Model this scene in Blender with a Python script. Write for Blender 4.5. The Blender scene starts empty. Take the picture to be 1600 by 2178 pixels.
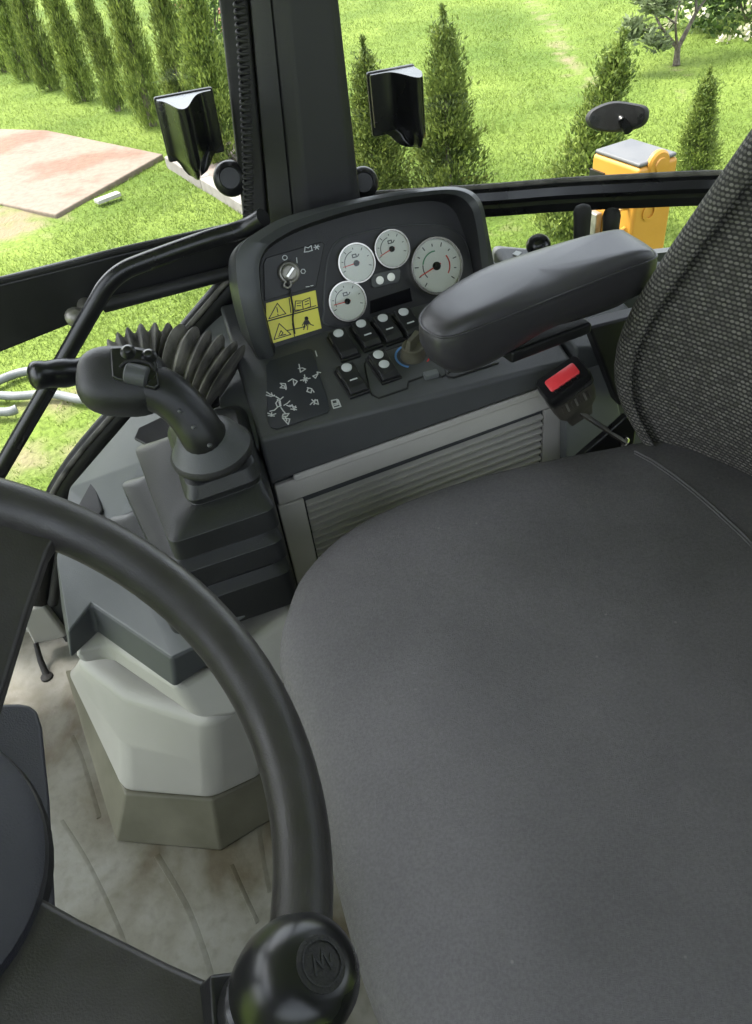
import bpy, math, random
import numpy as np
random.seed(7); rng = np.random.default_rng(7)
scene = bpy.context.scene
COL = scene.collection
R_ = math.radians

# ------------------------------------------------------------------ camera
F, CX, CY = 1600.0, 800.0, 1089.0            # focal length and centre of the photograph in its pixels
TH, RO, HC = R_(42), R_(8), 2.4              # pitch down, roll, eye height above the lawn
fwd = np.array([0, math.cos(TH), -math.sin(TH)]); r0 = np.array([1., 0, 0]); u0 = np.cross(r0, fwd)
cright = r0*math.cos(RO) - u0*math.sin(RO)
cup = r0*math.sin(RO) + u0*math.cos(RO)
CAM = np.array([0, 0, HC])
cd = bpy.data.cameras.new('camera'); cam = bpy.data.objects.new('camera', cd); COL.objects.link(cam)
from mathutils import Matrix, Vector
mw = Matrix.Identity(4)
for i in range(3):
    mw[i][0], mw[i][1], mw[i][2], mw[i][3] = cright[i], cup[i], -fwd[i], CAM[i]
cam.matrix_world = mw
cd.sensor_fit = 'HORIZONTAL'; cd.sensor_width = 36.0; cd.lens = F/1600*36
cd.clip_start = 0.02; cd.clip_end = 2000
scene.camera = cam

# ------------------------------------------------------------------ sky, sun, exposure
SUN_EL, SUN_AZ = R_(60), R_(300)             # azimuth clockwise from +Y: beyond the windscreen, to the left
world = bpy.data.worlds.new('World'); scene.world = world; world.use_nodes = True
nt = world.node_tree; nt.nodes.clear()
sky = nt.nodes.new('ShaderNodeTexSky'); sky.sky_type = 'NISHITA'; sky.sun_disc = False
sky.sun_elevation = SUN_EL; sky.sun_rotation = SUN_AZ; sky.dust_density = 3.0; sky.air_density = 1.0; sky.ozone_density = 1.0
bg = nt.nodes.new('ShaderNodeBackground'); bg.inputs[1].default_value = 0.15
wo = nt.nodes.new('ShaderNodeOutputWorld')
hz = nt.nodes.new('ShaderNodeHueSaturation'); hz.inputs['Saturation'].default_value = .36   # thin white overcast
nt.links.new(sky.outputs[0], hz.inputs['Color']); nt.links.new(hz.outputs[0], bg.inputs[0]); nt.links.new(bg.outputs[0], wo.inputs[0])
sd = bpy.data.lights.new('sun', 'SUN'); sd.energy = 1.3; sd.angle = R_(20); sd.color = (1, .95, .87)
sun = bpy.data.objects.new('sun', sd); COL.objects.link(sun)
sv = Vector((math.sin(SUN_AZ)*math.cos(SUN_EL), math.cos(SUN_AZ)*math.cos(SUN_EL), math.sin(SUN_EL)))
sun.rotation_euler = sv.to_track_quat('Z', 'Y').to_euler(); sun.location = (0, 0, 30)
vs = scene.view_settings
vs.view_transform = 'Standard'; vs.look = 'None'; vs.gamma = 1; vs.use_curve_mapping = False
vs.exposure = 2.5

# ------------------------------------------------------------------ frames: pixels to positions
FL = 1.2                                      # cab floor above the lawn
YAW = R_(11)                                  # the machine's fore-aft axis against the view
EU = np.array([math.cos(YAW), math.sin(YAW), 0]); EV = np.array([-math.sin(YAW), math.cos(YAW), 0]); EW = np.array([0, 0, 1.])
ORG = np.array([0, 0, FL])
CM = np.array([0, 0, HC-FL])
def wray(x, y):
    d = cright*(x-CX) + cup*(CY-y) + fwd*F
    return d/np.linalg.norm(d)
def mray(x, y):
    d = wray(x, y); return np.array([d@EU, d@EV, d@EW])
def K(x, y, u=None, v=None, w=None, r=None):  # machine frame: u rearward, v to the right side, w up from the cab floor
    d = mray(x, y)
    if u is not None: t = (u-CM[0])/d[0]
    elif v is not None: t = (v-CM[1])/d[1]
    elif w is not None: t = (w-CM[2])/d[2]
    else: t = r
    return CM + d*t
def KP(x, y, p0, n):
    d = mray(x, y); t = ((p0-CM)@n)/(d@n); return CM + d*t
def G(x, y, z=0.0):                           # a pixel on the lawn
    d = wray(x, y); t = (z-HC)/d[2]; return CAM + d*t
def V3(*a): return np.array(a, float)
def nrm(a): a = np.asarray(a, float); return a/np.linalg.norm(a)

# ------------------------------------------------------------------ materials
MATS = {}
def new_mat(name):
    m = bpy.data.materials.new(name); m.use_nodes = True
    n = m.node_tree.nodes; l = m.node_tree.links
    b = n['Principled BSDF']; MATS[name] = m
    return m, n, l, b
def sock(b, nm, v):
    b.inputs[nm].default_value = v
def noise_mat(name, c1, c2, rough=.5, scale=40, bump=.0, bscale=300, metal=0, spec=.5, rough2=None, coat=0, detail=4, lo=.35, hi=.65):
    m, n, l, b = new_mat(name)
    tc = n.new('ShaderNodeTexCoord')
    t = n.new('ShaderNodeTexNoise'); t.inputs['Scale'].default_value = scale; t.inputs['Detail'].default_value = detail
    l.new(tc.outputs['Object'], t.inputs['Vector'])
    r = n.new('ShaderNodeValToRGB'); r.color_ramp.elements[0].color = (*c1, 1); r.color_ramp.elements[1].color = (*c2, 1)
    r.color_ramp.elements[0].position = lo; r.color_ramp.elements[1].position = hi
    l.new(t.outputs['Fac'], r.inputs['Fac']); l.new(r.outputs['Color'], b.inputs['Base Color'])
    if rough2 is None: sock(b, 'Roughness', rough)
    else:
        t3 = n.new('ShaderNodeTexNoise'); t3.inputs['Scale'].default_value = scale*.7; t3.inputs['Detail'].default_value = 6
        l.new(tc.outputs['Object'], t3.inputs['Vector'])
        mr = n.new('ShaderNodeMapRange'); mr.inputs[1].default_value = .3; mr.inputs[2].default_value = .7
        mr.inputs[3].default_value = rough; mr.inputs[4].default_value = rough2
        l.new(t3.outputs['Fac'], mr.inputs[0]); l.new(mr.outputs[0], b.inputs['Roughness'])
    sock(b, 'Metallic', metal); sock(b, 'Specular IOR Level', spec)
    if coat: sock(b, 'Coat Weight', coat)
    if bump:
        t2 = n.new('ShaderNodeTexNoise'); t2.inputs['Scale'].default_value = bscale; t2.inputs['Detail'].default_value = 2
        l.new(tc.outputs['Object'], t2.inputs['Vector'])
        bp = n.new('ShaderNodeBump'); bp.inputs['Strength'].default_value = bump; bp.inputs['Distance'].default_value = .002
        l.new(t2.outputs['Fac'], bp.inputs['Height']); l.new(bp.outputs[0], b.inputs['Normal'])
    return m
noise_mat('plastic_dark', (.0105, .0105, .012), (.0145, .0145, .016), .34, 9, .25, 900, rough2=.55)
noise_mat('pillar_plastic', (.010, .010, .0115), (.0135, .0135, .015), .45, 9, .2, 900, rough2=.58)
noise_mat('hood_plastic', (.040, .042, .044), (.048, .050, .052), .30, 9, .1, 900, rough2=.42)
noise_mat('boot_rubber', (.017, .018, .019), (.023, .024, .025), .30, 14, .15, 700, rough2=.42)
noise_mat('plastic_panel', (.054, .056, .059), (.065, .067, .070), .42, 9, .2, 900, rough2=.58)
noise_mat('plastic_black', (.008, .008, .009), (.012, .012, .013), .35, 15, .1, 900, rough2=.5)
noise_mat('gloss_black', (.006, .006, .007), (.010, .010, .011), .22, 15, 0, rough2=.34)
noise_mat('rubber', (.009, .009, .009), (.016, .015, .015), .6, 25, .3, 500, rough2=.75)
noise_mat('rubber_dusty', (.050, .048, .044), (.19, .178, .158), .7, 30, .3, 500)
noise_mat('trim_grey', (.118, .125, .128), (.142, .148, .15), .5, 5, .2, 900, rough2=.6)
noise_mat('trim_dark', (.050, .054, .056), (.062, .066, .068), .5, 6, .2, 900, rough2=.6)
noise_mat('pale_plastic', (.36, .352, .315), (.41, .40, .36), .5, 5, .15, 700, rough2=.62)
noise_mat('pale_dirty', (.095, .092, .058), (.15, .143, .10), .6, 9, .15, 500)
noise_mat('vent_grey', (.45, .43, .40), (.51, .49, .455), .45, 8, .15, 800, rough2=.6)
SEATV = noise_mat('seat_vinyl', (.096, .091, .097), (.118, .112, .119), .46, 380, .5, 1300, rough2=.68, detail=2)
def seat_extra(m):
    n = m.node_tree.nodes; l = m.node_tree.links; b = n['Principled BSDF']
    tc = n.new('ShaderNodeTexCoord'); a = n.new('ShaderNodeTexNoise'); a.inputs['Scale'].default_value = 7; a.inputs['Detail'].default_value = 5; l.new(tc.outputs['Object'], a.inputs['Vector'])
    old = b.inputs['Base Color'].links[0].from_socket
    mr = n.new('ShaderNodeMapRange'); mr.inputs[1].default_value = .3; mr.inputs[2].default_value = .7; mr.inputs[3].default_value = .84; mr.inputs[4].default_value = 1.12; l.new(a.outputs['Fac'], mr.inputs[0])
    mx = n.new('ShaderNodeMix'); mx.data_type = 'RGBA'; mx.blend_type = 'MULTIPLY'; mx.inputs[0].default_value = 1
    cb_ = n.new('ShaderNodeCombineColor'); [l.new(mr.outputs[0], cb_.inputs[i]) for i in range(3)]
    l.new(old, mx.inputs[6]); l.new(cb_.outputs[0], mx.inputs[7])
    v = n.new('ShaderNodeTexVoronoi'); v.inputs['Scale'].default_value = 26; l.new(tc.outputs['Object'], v.inputs['Vector'])
    sp_ = n.new('ShaderNodeMapRange'); sp_.inputs[1].default_value = .045; sp_.inputs[2].default_value = .02; sp_.inputs[3].default_value = 0; sp_.inputs[4].default_value = .28; l.new(v.outputs['Distance'], sp_.inputs[0])
    m2 = n.new('ShaderNodeMix'); m2.data_type = 'RGBA'; m2.inputs[7].default_value = (.38, .37, .34, 1)
    l.new(sp_.outputs[0], m2.inputs[0]); l.new(mx.outputs[2], m2.inputs[6]); l.new(m2.outputs[2], b.inputs['Base Color'])
    bp = n.new('ShaderNodeBump'); bp.inputs['Strength'].default_value = .35; bp.inputs['Distance'].default_value = .02
    l.new(a.outputs['Fac'], bp.inputs['Height']); o = b.inputs['Normal'].links[0].from_node; l.new(bp.outputs[0], o.inputs['Normal'])
seat_extra(SEATV)
noise_mat('arm_vinyl', (.034, .032, .036), (.038, .036, .040), .34, 12, .10, 1300, rough2=.42)
noise_mat('wheel_foam', (.033, .030, .030), (.041, .038, .038), .32, 60, .12, 900, rough2=.48)
noise_mat('column_plastic', (.026, .026, .034), (.034, .034, .043), .4, 12, .2, 900, rough2=.5)
noise_mat('metal', (.5, .48, .44), (.62, .6, .55), .25, 40, 0, metal=1)
noise_mat('steel_dull', (.20, .19, .17), (.36, .34, .31), .45, 30, .2, metal=.7)
noise_mat('dial_white', (.86, .85, .81), (.90, .89, .86), .4, 10)
noise_mat('icon_white', (.50, .515, .52), (.58, .595, .60), .5, 10)
noise_mat('needle_red', (.75, .06, .03), (.85, .09, .04), .4, 10)
noise_mat('mark_dark', (.05, .05, .05), (.09, .09, .09), .5, 10)
noise_mat('mark_green', (.10, .33, .17), (.12, .38, .2), .5, 10)
noise_mat('label_yellow', (.66, .60, .05), (.72, .66, .075), .4, 12)
noise_mat('label_black', (.012, .012, .010), (.02, .02, .016), .5, 10)
noise_mat('label_slate', (.024, .027, .033), (.031, .034, .041), .32, 12, rough2=.42)
noise_mat('knob_olive', (.070, .064, .042), (.09, .084, .06), .45, 20, .1, rough2=.55)
noise_mat('print_blue', (.12, .28, .62), (.14, .32, .68), .5, 10)
noise_mat('buckle_red', (.70, .035, .045), (.78, .05, .06), .35, 20)
noise_mat('brown_plastic', (.030, .027, .023), (.07, .062, .05), .6, 30, .2)
noise_mat('screen_black', (.004, .004, .005), (.006, .006, .007), .12, 8)
noise_mat('yellow_paint', (.46, .215, .026), (.52, .25, .034), .4, 7, .1, 60, rough2=.5)
noise_mat('grey_paint', (.085, .087, .092), (.11, .11, .112), .5, 14, .2)
noise_mat('chassis_paint', (.05, .05, .05), (.08, .08, .08), .6, 7)
noise_mat('headliner', (.60, .60, .58), (.66, .66, .64), .8, 7)
noise_mat('hose_pale', (.12, .128, .126), (.165, .172, .17), .5, 14)
noise_mat('plank_white', (.30, .285, .25), (.37, .355, .32), .7, 14)
noise_mat('bark', (.06, .048, .036), (.15, .125, .10), .85, 30, .6, 120)
noise_mat('bare_wood', (.05, .04, .025), (.09, .07, .045), .9, 30)

def concrete_mat():
    m, n, l, b = new_mat('concrete')
    tc = n.new('ShaderNodeTexCoord')
    def nz(sc, de=5):
        t = n.new('ShaderNodeTexNoise'); t.inputs['Scale'].default_value = sc; t.inputs['Detail'].default_value = de
        l.new(tc.outputs['Object'], t.inputs['Vector']); return t
    a = nz(.9); r = n.new('ShaderNodeValToRGB')
    r.color_ramp.elements[0].color = (.165, .090, .058, 1); r.color_ramp.elements[1].color = (.190, .148, .112, 1)
    r.color_ramp.elements[0].position = .38; r.color_ramp.elements[1].position = .50
    l.new(a.outputs['Fac'], r.inputs['Fac'])
    f = nz(14, 8); mx = n.new('ShaderNodeMix'); mx.data_type = 'RGBA'; mx.blend_type = 'MULTIPLY'; mx.inputs[0].default_value = .5
    r2 = n.new('ShaderNodeValToRGB'); r2.color_ramp.elements[0].color = (.55, .52, .5, 1); r2.color_ramp.elements[1].color = (1, 1, 1, 1)
    r2.color_ramp.elements[0].position = .3; r2.color_ramp.elements[1].position = .6
    l.new(f.outputs['Fac'], r2.inputs['Fac'])
    l.new(r.outputs['Color'], mx.inputs[6]); l.new(r2.outputs['Color'], mx.inputs[7]); l.new(mx.outputs[2], b.inputs['Base Color'])
    sock(b, 'Roughness', .85)
    bp = n.new('ShaderNodeBump'); bp.inputs['Strength'].default_value = .4; bp.inputs['Distance'].default_value = .01
    l.new(f.outputs['Fac'], bp.inputs['Height']); l.new(bp.outputs[0], b.inputs['Normal'])
concrete_mat()
noise_mat('kerb_concrete', (.19, .17, .15), (.25, .23, .21), .85, 8, .4, 60)
noise_mat('paving_pink', (.18, .14, .12), (.23, .19, .165), .85, 6, .4, 60)

def mat_floor():
    m, n, l, b = new_mat('floor_rubber')
    tc = n.new('ShaderNodeTexCoord')
    def nz(sc, de=5, ds=0):
        t = n.new('ShaderNodeTexNoise'); t.inputs['Scale'].default_value = sc; t.inputs['Detail'].default_value = de; t.inputs['Distortion'].default_value = ds
        l.new(tc.outputs['Object'], t.inputs['Vector']); return t
    a = nz(5, 6, .6); r = n.new('ShaderNodeValToRGB')
    r.color_ramp.elements[0].color = (.115, .098, .062, 1); r.color_ramp.elements[1].color = (.265, .262, .228, 1)
    r.color_ramp.elements[0].position = .38; r.color_ramp.elements[1].position = .60
    e = r.color_ramp.elements.new(.47); e.color = (.19, .182, .142, 1)
    l.new(a.outputs['Fac'], r.inputs['Fac'])
    f = nz(60, 6); mx = n.new('ShaderNodeMix'); mx.data_type = 'RGBA'; mx.blend_type = 'MULTIPLY'; mx.inputs[0].default_value = .45
    r2 = n.new('ShaderNodeValToRGB'); r2.color_ramp.elements[0].color = (.5, .47, .42, 1); r2.color_ramp.elements[1].color = (1, 1, 1, 1)
    r2.color_ramp.elements[0].position = .28; r2.color_ramp.elements[1].position = .55
    l.new(f.outputs['Fac'], r2.inputs['Fac'])
    l.new(r.outputs['Color'], mx.inputs[6]); l.new(r2.outputs['Color'], mx.inputs[7]); l.new(mx.outputs[2], b.inputs['Base Color'])
    sock(b, 'Roughness', .5)
    mr = n.new('ShaderNodeMapRange'); mr.inputs[1].default_value = .35; mr.inputs[2].default_value = .65; mr.inputs[3].default_value = .38; mr.inputs[4].default_value = .7
    l.new(f.outputs['Fac'], mr.inputs[0]); l.new(mr.outputs[0], b.inputs['Roughness'])
    bp = n.new('ShaderNodeBump'); bp.inputs['Strength'].default_value = .25; bp.inputs['Distance'].default_value = .003
    l.new(f.outputs['Fac'], bp.inputs['Height']); l.new(bp.outputs[0], b.inputs['Normal'])
mat_floor()

def mat_weave():
    m, n, l, b = new_mat('seat_weave')
    uv = n.new('ShaderNodeUVMap'); sp = n.new('ShaderNodeSeparateXYZ'); l.new(uv.outputs[0], sp.inputs[0])
    def mth(op, a, c=None, d=None):
        t = n.new('ShaderNodeMath'); t.operation = op
        for i, s in enumerate((a, c, d)):
            if s is None: continue
            if isinstance(s, (int, float)): t.inputs[i].default_value = s
            else: l.new(s, t.inputs[i])
        return t.outputs[0]
    nzw = n.new('ShaderNodeTexNoise'); nzw.inputs['Scale'].default_value = 30; l.new(uv.outputs[0], nzw.inputs['Vector'])
    wob = mth('MULTIPLY', mth('SUBTRACT', nzw.outputs['Fac'], .5), .5)
    X = mth('ADD', mth('MULTIPLY', sp.outputs[0], 165.0), wob); Y = mth('ADD', mth('MULTIPLY', sp.outputs[1], 200.0), wob)
    row = mth('FLOOR', Y); off = mth('MULTIPLY', mth('MODULO', row, 2.0), .5)
    X2 = mth('ADD', X, off)
    fx = mth('SUBTRACT', mth('FRACT', X2), .5); fy = mth('SUBTRACT', mth('FRACT', Y), .5)
    d = mth('SQRT', mth('ADD', mth('POWER', mth('MULTIPLY', fx, 1.9), 2.0), mth('POWER', mth('MULTIPLY', fy, 2.5), 2.0)))
    k = n.new('ShaderNodeMapRange'); k.interpolation_type = 'SMOOTHSTEP'
    k.inputs[1].default_value = 1.05; k.inputs[2].default_value = .55; k.inputs[3].default_value = 0; k.inputs[4].default_value = 1
    l.new(d, k.inputs[0])
    cell = n.new('ShaderNodeCombineXYZ'); l.new(mth('FLOOR', X2), cell.inputs[0]); l.new(row, cell.inputs[1])
    wn = n.new('ShaderNodeTexWhiteNoise'); wn.noise_dimensions = '2D'; l.new(cell.outputs[0], wn.inputs['Vector'])
    br = n.new('ShaderNodeValToRGB'); br.color_ramp.elements[0].color = (.085, .080, .072, 1); br.color_ramp.elements[1].color = (.20, .19, .17, 1)
    l.new(wn.outputs[0], br.inputs[0])
    mx = n.new('ShaderNodeMix'); mx.data_type = 'RGBA'; mx.inputs[6].default_value = (.030, .029, .027, 1)
    l.new(k.outputs[0], mx.inputs[0]); l.new(br.outputs[0], mx.inputs[7]); l.new(mx.outputs[2], b.inputs['Base Color'])
    sock(b, 'Roughness', .85)
    bp = n.new('ShaderNodeBump'); bp.inputs['Strength'].default_value = .8; bp.inputs['Distance'].default_value = .002
    l.new(k.outputs[0], bp.inputs['Height']); l.new(bp.outputs[0], b.inputs['Normal'])
mat_weave()

def mat_glass():
    m = bpy.data.materials.new('window_glass'); m.use_nodes = True; n = m.node_tree.nodes; l = m.node_tree.links; n.clear()
    o = n.new('ShaderNodeOutputMaterial'); t = n.new('ShaderNodeBsdfTransparent'); t.inputs[0].default_value = (.955, .965, .955, 1)
    g = n.new('ShaderNodeBsdfGlossy'); g.inputs['Roughness'].default_value = .02
    fr = n.new('ShaderNodeFresnel'); fr.inputs[0].default_value = 1.35
    mx = n.new('ShaderNodeMixShader'); l.new(fr.outputs[0], mx.inputs[0]); l.new(t.outputs[0], mx.inputs[1]); l.new(g.outputs[0], mx.inputs[2])
    l.new(mx.outputs[0], o.inputs[0]); MATS['window_glass'] = m
mat_glass()

def mat_leaf(name, c_dark, c_light, tr=.25):
    m, n, l, b = new_mat(name)
    at = n.new('ShaderNodeAttribute'); at.attribute_name = 'tint'
    r = n.new('ShaderNodeValToRGB'); r.color_ramp.elements[0].color = (*c_dark, 1); r.color_ramp.elements[1].color = (*c_light, 1)
    oi = n.new('ShaderNodeObjectInfo')
    l.new(at.outputs['Fac'], r.inputs[0])
    hs = n.new('ShaderNodeHueSaturation'); l.new(r.outputs[0], hs.inputs['Color'])
    mr = n.new('ShaderNodeMapRange'); mr.inputs[3].default_value = .8; mr.inputs[4].default_value = 1.2
    l.new(oi.outputs['Random'], mr.inputs[0]); l.new(mr.outputs[0], hs.inputs['Value'])
    l.new(hs.outputs[0], b.inputs['Base Color']); sock(b, 'Roughness', .6); sock(b, 'Specular IOR Level', .25)
    o = n['Material Output']; t = n.new('ShaderNodeBsdfTranslucent'); l.new(hs.outputs[0], t.inputs[0])
    mx = n.new('ShaderNodeMixShader'); mx.inputs[0].default_value = tr
    l.new(b.outputs[0], mx.inputs[1]); l.new(t.outputs[0], mx.inputs[2]); l.new(mx.outputs[0], o.inputs[0])
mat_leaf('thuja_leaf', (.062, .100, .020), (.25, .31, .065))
mat_leaf('sapling_leaf', (.09, .12, .055), (.20, .24, .12))
mat_leaf('shrub_leaf', (.03, .06, .012), (.10, .17, .04))
mat_leaf('grass_blade', (.098, .150, .024), (.165, .218, .041), .25)
mat_leaf('petal_cream', (.55, .52, .36), (.75, .72, .55), .3)
mat_leaf('petal_rose', (.42, .16, .13), (.6, .32, .25), .3)

def mat_lawn():
    m, n, l, b = new_mat('lawn_soil')
    tc = n.new('ShaderNodeTexCoord'); at = n.new('ShaderNodeAttribute'); at.attribute_name = 'bare'
    def nz(sc, de=4):
        t = n.new('ShaderNodeTexNoise'); t.inputs['Scale'].default_value = sc; t.inputs['Detail'].default_value = de
        l.new(tc.outputs['Object'], t.inputs['Vector']); return t
    a = nz(.55, 5); r = n.new('ShaderNodeValToRGB')
    r.color_ramp.elements[0].color = (.076, .122, .019, 1); r.color_ramp.elements[1].color = (.150, .204, .038, 1)
    r.color_ramp.elements[0].position = .35; r.color_ramp.elements[1].position = .65
    l.new(a.outputs['Fac'], r.inputs[0])
    f = nz(28, 6); r2 = n.new('ShaderNodeValToRGB'); r2.color_ramp.elements[0].color = (.68, .70, .64, 1); r2.color_ramp.elements[1].color = (1.1, 1.1, 1.05, 1)
    r2.color_ramp.elements[0].position = .32; r2.color_ramp.elements[1].position = .6
    l.new(f.outputs['Fac'], r2.inputs[0])
    mx = n.new('ShaderNodeMix'); mx.data_type = 'RGBA'; mx.blend_type = 'MULTIPLY'; mx.inputs[0].default_value = .8
    l.new(r.outputs[0], mx.inputs[6]); l.new(r2.outputs[0], mx.inputs[7])
    g = nz(3.5, 6)
    ad = n.new('ShaderNodeMath'); ad.operation = 'ADD'; l.new(at.outputs['Fac'], ad.inputs[0]); l.new(g.outputs['Fac'], ad.inputs[1])
    mr = n.new('ShaderNodeMapRange'); mr.inputs[1].default_value = .88; mr.inputs[2].default_value = 1.2; l.new(ad.outputs[0], mr.inputs[0])
    m2 = n.new('ShaderNodeMix'); m2.data_type = 'RGBA'; m2.inputs[7].default_value = (.20, .165, .10, 1)
    l.new(mr.outputs[0], m2.inputs[0]); l.new(mx.outputs[2], m2.inputs[6]); l.new(m2.outputs[2], b.inputs['Base Color'])
    sock(b, 'Roughness', .9); sock(b, 'Specular IOR Level', .15)
    bp = n.new('ShaderNodeBump'); bp.inputs['Strength'].default_value = .7; bp.inputs['Distance'].default_value = .04
    l.new(f.outputs['Fac'], bp.inputs['Height']); l.new(bp.outputs[0], b.inputs['Normal'])
mat_lawn()

# ------------------------------------------------------------------ mesh helpers
class MB:
    def __init__(s): s.v = []; s.f = []; s.uv = None
    def add(s, vs, fs):
        o = len(s.v); s.v += [tuple(map(float, p)) for p in vs]; s.f += [tuple(i+o for i in f) for f in fs]; return s
    def prism(s, poly, d):
        poly = [np.asarray(p, float) for p in poly]; d = np.asarray(d, float); k = len(poly)
        fs = [tuple(range(k))[::-1], tuple(range(k, 2*k))] + [(i, (i+1) % k, k+(i+1) % k, k+i) for i in range(k)]
        return s.add(poly + [p+d for p in poly], fs)
    def loft(s, rings, cap=True, closed=True):
        k = len(rings[0]); vs = [p for r in rings for p in r]; fs = []
        for j in range(len(rings)-1):
            for i in range(k if closed else k-1):
                a, b = i, (i+1) % k
                fs.append((j*k+a, j*k+b, (j+1)*k+b, (j+1)*k+a))
        if cap: fs.append(tuple(range(k))[::-1]); fs.append(tuple((len(rings)-1)*k+i for i in range(k)))
        return s.add(vs, fs)
    def box(s, c, ax, h):
        c = np.asarray(c, float); a, b, d = [np.asarray(x, float)*y for x, y in zip(ax, h)]
        return s.prism([c-a-b-d, c+a-b-d, c+a+b-d, c-a+b-d], 2*d)
    def tube(s, path, r, seg=10, cap=True, flat=1.0):
        path = [np.asarray(p, float) for p in path]; rings = []; k = len(path)
        rr = r if hasattr(r, '__len__') else [r]*k
        t0 = nrm(path[1]-path[0]); x = nrm(np.cross(t0, [.13, .21, .97])) if abs(t0[2]) < .95 else nrm(np.cross(t0, [1, .1, 0]))
        for i in range(k):
            t = nrm(path[min(i+1, k-1)]-path[max(i-1, 0)])
            x = nrm(x - t*(x@t)); y = np.cross(t, x)
            rings.append([path[i] + rr[i]*(x*math.cos(a)+y*math.sin(a)*flat) for a in np.linspace(0, 2*math.pi, seg, endpoint=False)])
        return s.loft(rings, cap)
    def lathe(s, c, axis, prof, seg=32, cap=True):
        c = np.asarray(c, float); n = nrm(axis); x = nrm(np.cross(n, [0, .3, 1]) if abs(n[2]) < .9 else np.cross(n, [0, 1, 0])); y = np.cross(n, x)
        rings = [[c+n*h+max(r, 1e-5)*(x*math.cos(a)+y*math.sin(a)) for a in np.linspace(0, 2*math.pi, seg, endpoint=False)] for r, h in prof]
        return s.loft(rings, cap)
    def ribbon(s, pts, wd, n, h=.0004):
        pts = [np.asarray(p, float) for p in pts]
        for a, b in zip(pts[:-1], pts[1:]):
            d = b-a; L = np.linalg.norm(d)
            if L < 1e-7: continue
            d /= L; t = nrm(np.cross(n, d))*wd/2; e = d*wd*.35
            s.prism([a-e-t, b+e-t, b+e+t, a-e+t], nrm(n)*h)
        return s
    def ellipsoid(s, c, ax, rad, nu=24, nv=14, p=1.0):
        def sg(x): return math.copysign(abs(x)**p, x)
        rings = []
        for j in range(nv+1):
            ph = -math.pi/2+math.pi*j/nv; cz, sz = sg(math.cos(ph)), sg(math.sin(ph))
            rings.append([np.asarray(c)+ax[0]*rad[0]*cz*sg(math.cos(a))+ax[1]*rad[1]*cz*sg(math.sin(a))+ax[2]*rad[2]*sz for a in np.linspace(0, 2*math.pi, nu, endpoint=False)])
        return s.loft(rings, False)
def catmull(P, n=8, closed=False):
    P = [np.asarray(p, float) for p in P]; out = []; k = len(P)
    for i in range(k if closed else k-1):
        g = (lambda j: P[j % k]) if closed else (lambda j: P[min(max(j, 0), k-1)])
        a, b, c, d = g(i-1), g(i), g(i+1), g(i+2)
        for t in np.linspace(0, 1, n, endpoint=False):
            out.append(.5*((2*b)+(c-a)*t+(2*a-5*b+4*c-d)*t*t+(3*b-a-3*c+d)*t**3))
    if not closed: out.append(P[-1])
    return out
def rrect(c, hx, hy, r, n=5):
    pts = []
    for (sx, sy, a0) in ((1, 1, 0), (-1, 1, 90), (-1, -1, 180), (1, -1, 270)):
        for a in np.linspace(a0, a0+90, n):
            pts.append((c[0]+sx*(hx-r)+r*math.cos(R_(a)), c[1]+sy*(hy-r)+r*math.sin(R_(a))))
    return pts
MROT = Matrix.Rotation(YAW, 4, 'Z')
def root(name, base, label, cat, group=None, machine=True):
    o = bpy.data.objects.new(name, None); COL.objects.link(o); o.empty_display_size = .05
    if machine: o.matrix_world = Matrix.Translation(Vector((ORG+EU*base[0]+EV*base[1]+EW*base[2]).tolist())) @ MROT
    else: o.matrix_world = Matrix.Translation(Vector([float(x) for x in base]))
    o['label'] = label; o['category'] = cat
    if group: o['group'] = group
    o['_b'] = [float(x) for x in base]
    BASES[o.name] = np.array(base, float)
    return o
BASES = {}
def build(mb, name, mat, parent, smooth=35, bevel=0, bseg=2, sub=0, base=None):
    b = BASES[parent.name] if base is None else base
    me = bpy.data.meshes.new(name)
    vv = np.array(mb.v) - b
    me.from_pydata(vv.tolist(), [], mb.f)
    import bmesh
    bm = bmesh.new(); bm.from_mesh(me); bmesh.ops.recalc_face_normals(bm, faces=bm.faces); bm.to_mesh(me); bm.free()
    me.materials.append(MATS[mat])
    o = bpy.data.objects.new(name, me); COL.objects.link(o); o.parent = parent
    BASES[o.name] = b
    if smooth:
        me.polygons.foreach_set('use_smooth', [True]*len(me.polygons)); me.set_sharp_from_angle(angle=R_(smooth))
    if bevel:
        m = o.modifiers.new('bevel', 'BEVEL'); m.width = bevel; m.segments = bseg; m.limit_method = 'ANGLE'; m.angle_limit = R_(28); m.harden_normals = True
        me.polygons.foreach_set('use_smooth', [True]*len(me.polygons)); me.set_sharp_from_angle(angle=R_(180))
    if sub:
        m = o.modifiers.new('sub', 'SUBSURF'); m.levels = sub; m.render_levels = sub
    return o
def structure(mb, name, mat, smooth=0, bevel=0):
    me = bpy.data.meshes.new(name); me.from_pydata([tuple(p) for p in mb.v], [], mb.f); me.materials.append(MATS[mat])
    import bmesh
    bm = bmesh.new(); bm.from_mesh(me); bmesh.ops.recalc_face_normals(bm, faces=bm.faces); bm.to_mesh(me); bm.free()
    o = bpy.data.objects.new(name, me); COL.objects.link(o); o['kind'] = 'structure'
    if bevel:
        m = o.modifiers.new('bevel', 'BEVEL'); m.width = bevel; m.segments = 2; m.limit_method = 'ANGLE'
    return o
def tag(o, label, cat, group=None):
    o['label'] = label; o['category'] = cat
    if group: o['group'] = group
U, Vv, W = V3(1, 0, 0), V3(0, 1, 0), V3(0, 0, 1)

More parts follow.
